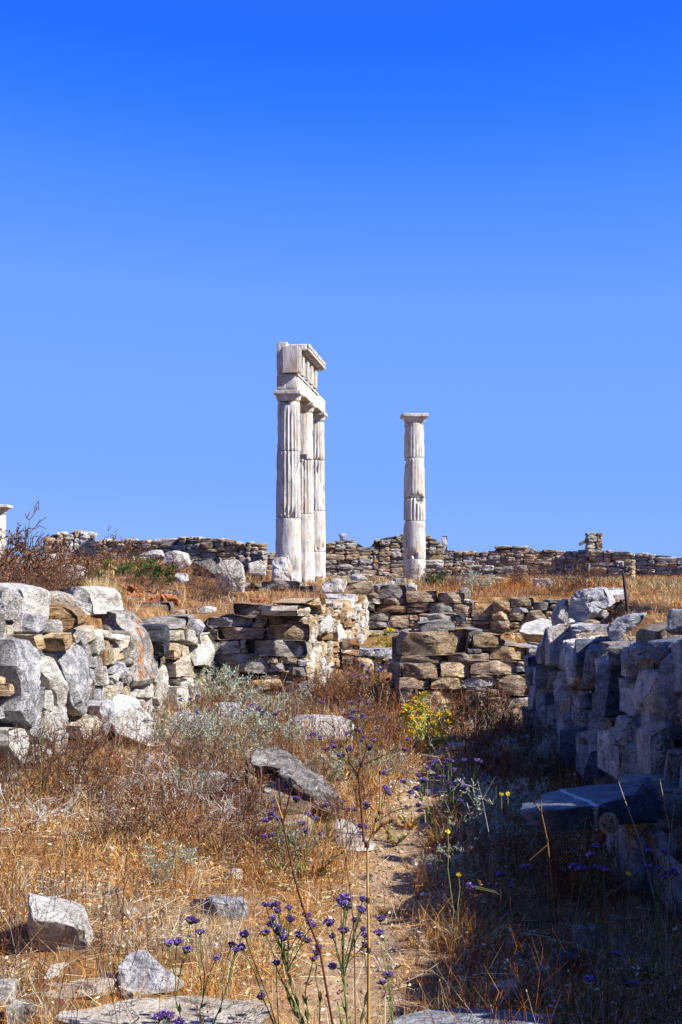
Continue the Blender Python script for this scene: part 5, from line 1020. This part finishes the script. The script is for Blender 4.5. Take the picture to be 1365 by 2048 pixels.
for k, (px, py, Y, sc, arr, lab) in enumerate([(1275, 1260, 8.2, .62, bare, 'bare twigs sprawling over the edge of the shaded wall'), (1330, 1215, 11., .8, barelite, 'pale bare branches on the mound'), (1230, 1200, 13.2, .8, heath, 'dry heath clump on the mound behind the topping boulder'), (1300, 1180, 15.5, 1., heath, 'dry heath clump beside the iron stake'), (1350, 1190, 14.5, 1., bare, 'bare bush on the mound beyond the iron stake'),
                                                (1180, 1175, 22., 1.2, heath, 'dry clump in the field under the square wall stub'), (1060, 1175, 24., 1.2, heath, 'brown clump in the middle of the dry field'), (960, 1180, 22., 1., silver, 'grey-green clump in the dry field behind the white upright slab'), (910, 1178, 23., 1., bare, 'bare clump in the field near the lone column'), (835, 1172, 29.6, 1.0, heath, 'weedy clump at the foot of the lone column'), (1120, 1185, 20.9, .9, heath, 'mauve-brown clump at the rim of the cross wall')]):
    plant('field_bush', lab, G(px, py, Y), S(k, arr), 'bush', 'bushes on the mound and field', k * 1.1, sc)

# ---------------------------------------------------------------- purple statice
VIO = [(.19, .105, .36), (.31, .20, .48), (.10, .05, .18), (.48, .38, .60)]
def head_mesh(seed, dark=.0):
    """One-sided crowded spike: dozens of little funnels over dark bracts."""
    rng = np.random.RandomState(seed); g = Geo(); m = 60; a = rng.rand(m) * 6.28; rr = rng.rand(m) ** .5; p = np.stack([np.cos(a) * rr * .5, np.sin(a) * rr * .42, .34 + .22 * (1 - rr ** 2) + .05 * rng.normal(size=m)], 1)
    d = p * np.array([.9, .9, 0]) + np.array([0, 0, 1.]) + rng.normal(size=(m, 3)) * .25; c = np.array(VIO)[rng.choice(4, m, p=[.4, .25, .25, .1])] * (1 + .15 * rng.normal(size=(m, 1)))
    for k in range(3): g.leaves(p, d + rng.normal(size=(m, 3)) * .45, .24, .19, np.clip(c, .02, .9), rng)
    mb = 46; a = rng.rand(mb) * 6.28; b = np.stack([np.cos(a) * .08, np.sin(a) * .08, np.zeros(mb)], 1); dd = np.stack([np.cos(a) * .9, np.sin(a) * .9, np.full(mb, .9)], 1); g.leaves(b, dd, .5, .11, pal(rng, mb, [(.05, .07, .03), (.08, .05, .04), (.10, .10, .05)], [2, 1, 1]), rng)
    w = rng.rand(4, 3) * .6 - .3
    q = np.stack([w[:, 0], w[:, 1], np.full(4, .58)], 1); g.leaves(q, rng.normal(size=(4, 3)) * .4 + np.array([0, 0, 1.]), .12, .09, (.75, .72, .78), rng)
    return g.mesh('flower_head')
HEADS = [head_mesh(400 + k) for k in range(4)]
def statice(label, base, heads, seed, size=.025, group=None, col=(.12, .15, .05), rr=.0022):
    """Winged stems from one root to every head."""
    rng = np.random.RandomState(seed); root = empty('statice_plant', base, label, 'flower', group); b = np.array(base); g = Geo(); B = []
    for h in heads: B.append(np.array(h) - b)
    hubs = []
    n_h = max(1, len(B) // 3)
    for k in range(n_h):
        t = B[rng.randint(len(B))]; hubs.append(t * np.array([.62, .62, .60]) + rng.normal(size=3) * np.array([.015, .015, .01]))
    for hb in hubs:
        prev = rng.normal(size=3) * .012; prev[2] = -.02; st = prev
        for i in range(1, 6):
            f = i / 5; q = st + (hb - st) * f + np.array([0, 0, .02 * math.sin(f * 3.14159)]) + rng.normal(size=3) * .004 * (i < 5)
            g.segs([prev], [q], rr * (1.25 - .4 * f), rr * (1.2 - .4 * f), np.array(col) * rng.uniform(.7, 1.3)); g.leaves(np.array([prev, prev]), np.array([q - prev, q - prev]) + rng.normal(size=(2, 3)) * .006, np.linalg.norm(q - prev) * .95, rr * 5, np.array(col) * 1.2, rng); prev = q
    for t in B:
        hb = min(hubs, key=lambda q: np.linalg.norm(q - t)); prev = hb
        for i in range(1, 4):
            f = i / 3; q = hb + (t - hb) * f + np.array([0, 0, .012 * math.sin(f * 3)]) + rng.normal(size=3) * .003 * (i < 3); g.segs([prev], [q], rr * .85, rr * .75, np.array(col) * rng.uniform(.7, 1.2)); prev = q
        o = link('flower_head', HEADS[rng.randint(4)], root); s = size * rng.uniform(.75, 1.2); o.scale = (s * 1.1, s, s); d = Vector(t - hb).normalized() if np.linalg.norm(t - hb) > 1e-6 else Vector((0, 0, 1)); d = (d + Vector((0, 0, .9))).normalized()
        o.rotation_euler = d.to_track_quat('Z', 'Y').to_euler(); o.location = Vector(t) - d * s * .35
    nl = 26; a = rng.rand(nl) * 6.28; g.leaves(np.stack([np.cos(a) * .01, np.sin(a) * .01, np.zeros(nl)], 1), np.stack([np.cos(a), np.sin(a), .5 + rng.rand(nl)], 1), .10 * rng.uniform(.5, 1.2, nl), .02, pal(rng, nl, [(.16, .18, .06), STRAW, RUST], [2, 1, 1]), rng)
    link('stems', g.mesh('stems'), root); return root
H1 = [(165, 225), (205, 228), (235, 225), (245, 265), (320, 245), (330, 320), (215, 315), (200, 355), (245, 370), (255, 405), (285, 440), (165, 410), (435, 295), (470, 365), (385, 425), (440, 460), (500, 540), (450, 340), (480, 580), (510, 500)]
H2 = [(580, 345), (600, 432), (685, 180), (680, 225), (715, 190), (660, 205), (690, 245), (795, 265), (800, 190), (750, 325), (675, 395), (800, 385), (815, 490), (815, 425), (605, 630), (780, 250)]
H3 = [(915, 320), (905, 410), (970, 680), (930, 735), (960, 690)]
rg = np.random.RandomState(9)
def zh(lst, Y, sp=.10): return [at(480 + x / 3.25, 1740 + y / 3.25, Y + rg.uniform(-sp, sp)) for x, y in lst]
def gb(px, Y): p = at(px, 1900, Y); return Vector((p.x, Y, hz(p.x, Y)))
statice('large purple statice with many crowded heads beside the dry forked stalk', gb(640, 3.85), zh(H1, 3.85), 501)
statice('purple statice with scattered heads growing through the dry forked stalk', gb(705, 3.7), zh(H2, 3.7), 502)
statice('small pale purple statice at the shady edge of the path', gb(770, 3.75), zh(H3, 3.8), 503)
statice('purple statice sprawling low towards the long flat slab', gb(600, 3.75), zh([(30, 420), (10, 505), (240, 605), (140, 825)], 3.75, .05), 504)
zf = lambda lst, Y: [at(x / 1.95, 1680 + y / 1.95, Y + rg.uniform(-.08, .08)) for x, y in lst]
statice('slender purple statice rising over the long flat slab', gb(395, 3.75), zf([(660, 405), (690, 400), (745, 315), (765, 318), (920, 430), (905, 410), (950, 370), (730, 430), (780, 360), (845, 462)], 3.75), 505)
statice('low purple statice in front of the long flat slab', gb(328, 3.6), zf([(640, 680), (655, 690), (625, 690), (700, 712)], 3.55), 506)
def statice_at(label, px, py, seed, n=7, h=.32, w=.12, size=.02, group=None):
    b = G(px, py); r_ = np.random.RandomState(seed); hs = [b + Vector((r_.normal() * w, r_.normal() * w, h * r_.uniform(.6, 1.1))) for _ in range(n)]
    hs2 = []
    for q in hs:
        hs2.append(q)
        if r_.rand() < .7: hs2.append(q + Vector((r_.normal() * .018, r_.normal() * .018, r_.normal() * .008)))
    return statice(label, b, hs2, seed, size * (1 + b.y * .035), group, rr=.0017 * (1 + b.y * .05))
for k, (px, py, n, h, lab) in enumerate([(620, 1760, 6, .35, 'purple statice in front of the thick brown slab'), (560, 1750, 5, .3, 'purple statice beside the reddish weeds below the brown slab'), (650, 1690, 4, .25, 'purple statice by the white wedge of stone'), (690, 1560, 7, .32, 'purple statice near the half buried boulder'), (735, 1590, 7, .32, 'purple statice on the sunny edge of the path'),
                                             (720, 1510, 6, .3, 'purple statice between the doorway and the half buried boulder'), (665, 1535, 5, .28, 'purple statice above the curved slate slab'), (790, 1690, 6, .3, 'pale purple statice at the bend of the path'), (880, 1690, 9, .36, 'purple statice in the shadow beside the path bend'), (930, 1650, 8, .34, 'dark purple statice under the shaded bushes'), (900, 1620, 6, .3, 'purple statice in shade near the narrow grey slab'),
                                             (820, 1660, 5, .26, 'small pale statice on the shadow line'), (960, 1880, 4, .32, 'lilac statice in deep shade near the pale grey stone'), (1190, 1930, 4, .4, 'violet statice in deep shade under the shaded wall'), (1300, 1960, 5, .45, 'violet statice close to the tall shaded wall'), (1170, 2040, 3, .2, 'low violet statice in deep shade behind the broad slab'),
                                             (700, 1400, 9, .34, 'purple statice in the doorway beside the passage wall'), (735, 1395, 9, .34, 'purple statice in the middle of the doorway'), (780, 1410, 7, .3, 'purple statice by the corner of the broad low wall'), (400, 1500, 6, .40, 'lilac flowers on the bush over the dark-sided boulder'), (520, 1500, 6, .36, 'lilac flowers on the bush above the curved slate slab'), (700, 1470, 6, .28, 'violet flowers behind the half buried boulder')]):
    statice_at(lab, px, py, 520 + k, n, h, .10 + .004 * n, .023)
fm = len([0]); sg = 'small violet flowers sprinkled along the doorway'
# ---------------------------------------------------------------- yellow thistles
YEL = [(.75, .55, .03), (.80, .66, .06), (.72, .42, .02)]
def thistle_head(seed):
    rng = np.random.RandomState(seed); g = Geo(); m = 26; a = rng.rand(m) * 6.28; d = np.stack([np.cos(a), np.sin(a), .6 + rng.rand(m)], 1); g.leaves(np.zeros((m, 3)), d, .62, .24, np.array(YEL)[rng.choice(3, m)], rng)
    m = 14; a = rng.rand(m) * 6.28; g.leaves(np.zeros((m, 3)) - np.array([0, 0, .15]), np.stack([np.cos(a), np.sin(a), .1 + .3 * rng.rand(m)], 1), .95, .14, pal(rng, m, [(.28, .33, .06), (.45, .42, .06)], [1, 1]), rng); return g.mesh('flower_head')
TH = [thistle_head(600 + k) for k in range(3)]
def thistle(label, base, pts, seed, size):
    rng = np.random.RandomState(seed); root = empty('yellow_thistle', base, label, 'thistle', 'yellow thistles'); b = np.array(base); g = Geo(); B = [np.array(p) - b for p in pts]
    for t in B:
        prev = np.array([0, 0, -.02]); mid = np.array([t[0] * .35, t[1] * .35, t[2] * .6]) + rng.normal(size=3) * .015
        for i in range(1, 7):
            f = i / 6; q = (1 - f) ** 2 * np.array([0, 0, -.02]) + 2 * f * (1 - f) * mid + f * f * t; g.segs([prev], [q], .004, .003, np.array((.30, .33, .09)))
            if i > 1: g.leaves(np.repeat(q[None], 2, 0), rng.normal(size=(2, 3)) + np.array([0, 0, .4]), .045, .010, pal(rng, 2, [(.22, .27, .07), (.38, .38, .12), (.55, .48, .16)], [2, 2, 2]), rng)
            prev = q
        for kk in range(1 + (rng.rand() < .5)):
            o = link('flower_head', TH[rng.randint(3)], root); s = size * rng.uniform(.7, 1.2); o.scale = (s, s, s); o.location = Vector(t) + Vector(rng.normal(size=3) * .022 * kk); o.rotation_euler = (rng.normal() * .4, rng.normal() * .4, rng.rand() * 6)
    link('stems', g.mesh('stems'), root); return root
tl = [(845, 1392), (838, 1412), (852, 1418), (862, 1428), (820, 1420), (812, 1440), (826, 1438), (842, 1440), (868, 1448), (880, 1432), (894, 1428), (897, 1450), (888, 1468), (876, 1470), (830, 1455), (822, 1466), (850, 1462), (868, 1470), (890, 1480), (880, 1490), (815, 1415), (808, 1430), (845, 1425), (900, 1440), (835, 1400)]
p = gnd(858, 1515); thistle('tall yellow thistle in full flower beside the path at the broad low wall', p, [at(x, y, p.y + rg.uniform(-.12, .12)) for x, y in tl], 610, .056)
tl = [(748, 1268), (760, 1270), (778, 1265), (783, 1262), (742, 1288), (758, 1284), (770, 1280), (785, 1290), (800, 1280), (792, 1275), (775, 1292), (765, 1298)]
p = G(772, 1310, 16.9); thistle('yellow thistle flowering behind the stone threshold', p, [at(x, y, 16.9 + rg.uniform(-.1, .1)) for x, y in tl], 611, .062)
tl = [(785, 1328), (796, 1336), (802, 1340), (790, 1318), (800, 1325), (780, 1325)]
p = G(790, 1390, 14.4); thistle('small yellow thistle against the threshold at the end of the broad low wall', p, [at(x, y, 14.4) for x, y in tl], 612, .055)
def yellow_flower(label, px, py, Y, base_px, seed, extra=()):
    b = G(base_px, 1900, Y); root = empty('yellow_flower', b, label, 'flower', 'yellow flowers in the shade'); rng = np.random.RandomState(seed); g = Geo()
    for qx, qy in [(px, py)] + list(extra):
        t = np.array(at(qx, qy, Y)) - np.array(b); prev = np.array([0, 0, -.02])
        for i in range(1, 7):
            f = i / 6; q = t * f + rng.normal(size=3) * .006 * (i < 6); g.segs([prev], [q], .0018, .0015, (.25, .26, .10)); prev = q
        gp = Geo(); a = np.arange(9) / 9 * 6.28; gp.leaves(np.zeros((9, 3)), np.stack([np.cos(a), np.sin(a), np.full(9, .45)], 1), .012, .008, (.62, .54, .05), rng); gp.leaves(np.zeros((5, 3)), rng.normal(size=(5, 3)) * .5 + np.array([0, 0, 1.]), .01, .006, (.7, .5, .02), rng)
        o = link('flower_head', gp.mesh('flower_head'), root); o.location = t; o.rotation_euler = (R(48), R(12), 0)
    link('stem', g.mesh('stem'), root)
yellow_flower('pale yellow flower pair on thin stems before the blue slab', 1003, 1589, 5.4, 1015, 1, [(1016, 1588)])
yellow_flower('yellow flower on a thin stem beside the shadow line', 896, 1664, 4.9, 905, 2)
yellow_flower('low yellow flower over the shaded weeds', 918, 1750, 4.7, 915, 3)
yellow_flower('tiny yellow flower in front of the pale shaded boulder', 1257, 1748, 4.6, 1262, 4)
# ---------------------------------------------------------------- tall dry stalks
def stalk(label, lines_, Y, rad, col, seed, group='tall dry stalks', knots=True):
    """Dry stalk: lists of photo points at depth Y, first point on the ground."""
    rng = np.random.RandomState(seed); x0 = at(lines_[0][0][0], lines_[0][0][1], Y); base = Vector((x0.x, Y, hz(x0.x, Y))); root = empty('dry_stalk', base, label, 'stalk', group); g = Geo()
    for li, ln in enumerate(lines_):
        P = [np.array(at(x, y, Y)) - np.array(base) for x, y in ln]
        if li == 0: P = [np.array([0, 0, -.03])] + P
        r0 = rad * (1 if li == 0 else .7); npt = len(P)
        for i in range(npt - 1):
            m_ = 4
            for j in range(m_):
                a = P[i] + (P[i + 1] - P[i]) * j / m_; b = P[i] + (P[i + 1] - P[i]) * (j + 1) / m_; t = (i + j / m_) / (npt - 1)
                c = np.array(col[li % len(col)]) * rng.uniform(.8, 1.2); g.segs([a], [b], r0 * (1 - .45 * t), r0 * (1 - .45 * (t + .25 / npt)), c)
            if knots: g.segs([P[i + 1] - np.array([0, 0, r0 * 1.1])], [P[i + 1] + np.array([0, 0, r0 * 1.1])], r0 * 1.25, r0 * 1.1, np.array(DK) * 1.3)
    link('stem', g.mesh('stem'), root); return root
YB = (.42, .26, .09); RB = (.13, .05, .025)
stalk('thick dry forked stalk rising from the purple statice', [[(737, 2060), (738, 1900), (736, 1800), (735, 1690)], [(735, 1690), (728, 1680), (722, 1600), (717, 1548), (700, 1525), (695, 1500)], [(735, 1690), (748, 1665), (753, 1640), (760, 1625), (761, 1545)], [(717, 1548), (724, 1530), (735, 1490)], [(748, 1668), (765, 1650), (785, 1642)]], 3.6, .0062, [YB, RB, YB, RB, RB], 1)
stalk('dark leaning dry stalk beside the crowded statice', [[(668, 2060), (640, 1900), (605, 1810), (587, 1745), (565, 1640), (557, 1560)], [(566, 1650), (585, 1570), (592, 1566)], [(566, 1640), (545, 1575)]], 3.6, .0042, [RB, RB, YB], 2)
stalk('thin straight dry stalk between the two statice plants', [[(712, 2060), (709, 1860), (700, 1770), (680, 1640), (675, 1560)], [(680, 1600), (666, 1550)]], 3.65, .003, [(.25, .15, .08)], 3)
stalk('thin dry stalk in the orange grass near the twig bushes', [[(110, 1800), (125, 1710), (140, 1650), (150, 1590), (148, 1530)], [(140, 1650), (115, 1620)], [(140, 1655), (165, 1610)]], 5.8, .004, [(.38, .24, .12)], 4)
stalk('green-tinged stem standing before the white wall stones', [[(80, 1600), (85, 1500), (88, 1430), (90, 1380)], [(60, 1660), (70, 1590), (88, 1520)]], 7., .003, [(.16, .17, .05)], 5)
stalk('brown stalk leaning in the shade before the blue slab', [[(1125, 2000), (1108, 1800), (1095, 1680), (1083, 1625), (1070, 1605)], [(1083, 1625), (1083, 1598)], [(1095, 1690), (1060, 1720)]], 4.6, .0045, [(.22, .12, .05)], 6)
stalk('green-grey stalk in the shade under the blue slab', [[(1215, 1850), (1205, 1720), (1195, 1680), (1180, 1640), (1174, 1632)], [(1174, 1634), (1140, 1665), (1090, 1705)], [(1174, 1634), (1160, 1700)]], 5., .003, [(.16, .17, .08)], 7)
stalk('long thin grass stalk leaning over the blue slab', [[(1340, 1880), (1310, 1800), (1280, 1680), (1250, 1600), (1237, 1562)]], 4.8, .0024, [(.40, .33, .24)], 8)
stalk('tall thin stalk close to the shaded boulder', [[(1335, 2060), (1335, 1800), (1340, 1660), (1320, 1560)], [(1338, 1700), (1350, 1600)]], 4.4, .0035, [(.26, .18, .13)], 9)
stalk('pale bent straw across the shaded slab', [[(770, 1990), (800, 1970), (850, 1945), (880, 1925)]], 3.75, .0025, [(.62, .5, .33)], 10)
stalk('reddish thin weed stalk in the middle of the orange grass', [[(245, 1860), (248, 1780), (255, 1700)], [(248, 1780), (262, 1740)], [(248, 1760), (236, 1730)]], 5., .003, [(.12, .05, .03)], 11)
stalk('dead pale twig beside the yellow flower pair', [[(985, 1700), (965, 1600), (955, 1560)], [(965, 1600), (990, 1555)], [(960, 1580), (920, 1565)]], 5.6, .0024, [(.45, .38, .32)], 12)
# dry globe caught under the blue slab
rngb = np.random.RandomState(4); g = Geo(); mm = 260; a = rngb.normal(size=(mm, 3)); a /= np.linalg.norm(a, axis=1, keepdims=True); t = np.cross(a, rngb.normal(size=(mm, 3))); t /= np.linalg.norm(t, axis=1, keepdims=True); s_ = np.array([1., 1., 1.15]) * .034
g.segs(a * s_, (a * .9 + t * .75) * s_, .0012, .0008, pal(rngb, mm, [(.5, .38, .24), (.66, .52, .36), (.3, .2, .12)], [2, 1.5, 1])); g.segs(a * s_ * .2, a * s_ * .95, .001, .001, (.3, .2, .12))
o = link('seed_globe', g.mesh('seed_globe')); o.location = at(1218, 1648, 5.0); tag(o, 'round pale dried seed head hanging in front of the blue slab', 'seed head')
g = Geo(); b_ = np.array(at(790, 1938, 3.75)); e_ = np.array(at(826, 1938, 3.72)); P = [b_, b_ * .66 + e_ * .34 + np.array([0, 0, .012]), b_ * .33 + e_ * .67 + np.array([0, 0, .008]), e_ - np.array([0, 0, .006])]
for i in range(3): g.segs([P[i]], [P[i + 1]], .003 * (1, 1.4, 1)[i], .003 * (1.4, 1, .4)[i], (.6, .36, .10))
tt = rngb.rand(160); pp = np.stack([np.interp(tt, [0, .33, .67, 1], [q[k] for q in P]) for k in range(3)], 1); g.leaves(pp, rngb.normal(size=(160, 3)), .009, .0016, (.66, .45, .18), rngb)
g.segs([P[3]], [np.array(at(850, 1990, 3.75))], .0012, .0012, (.5, .33, .15)); g.segs([np.array(at(850, 1990, 3.75))], [np.array(G(852, 2040, 3.75))], .0012, .0012, (.5, .33, .15))
o = link('grass_spike', g.mesh('grass_spike')); tag(o, 'golden foxtail grass spike bent over the shaded slab', 'grass')
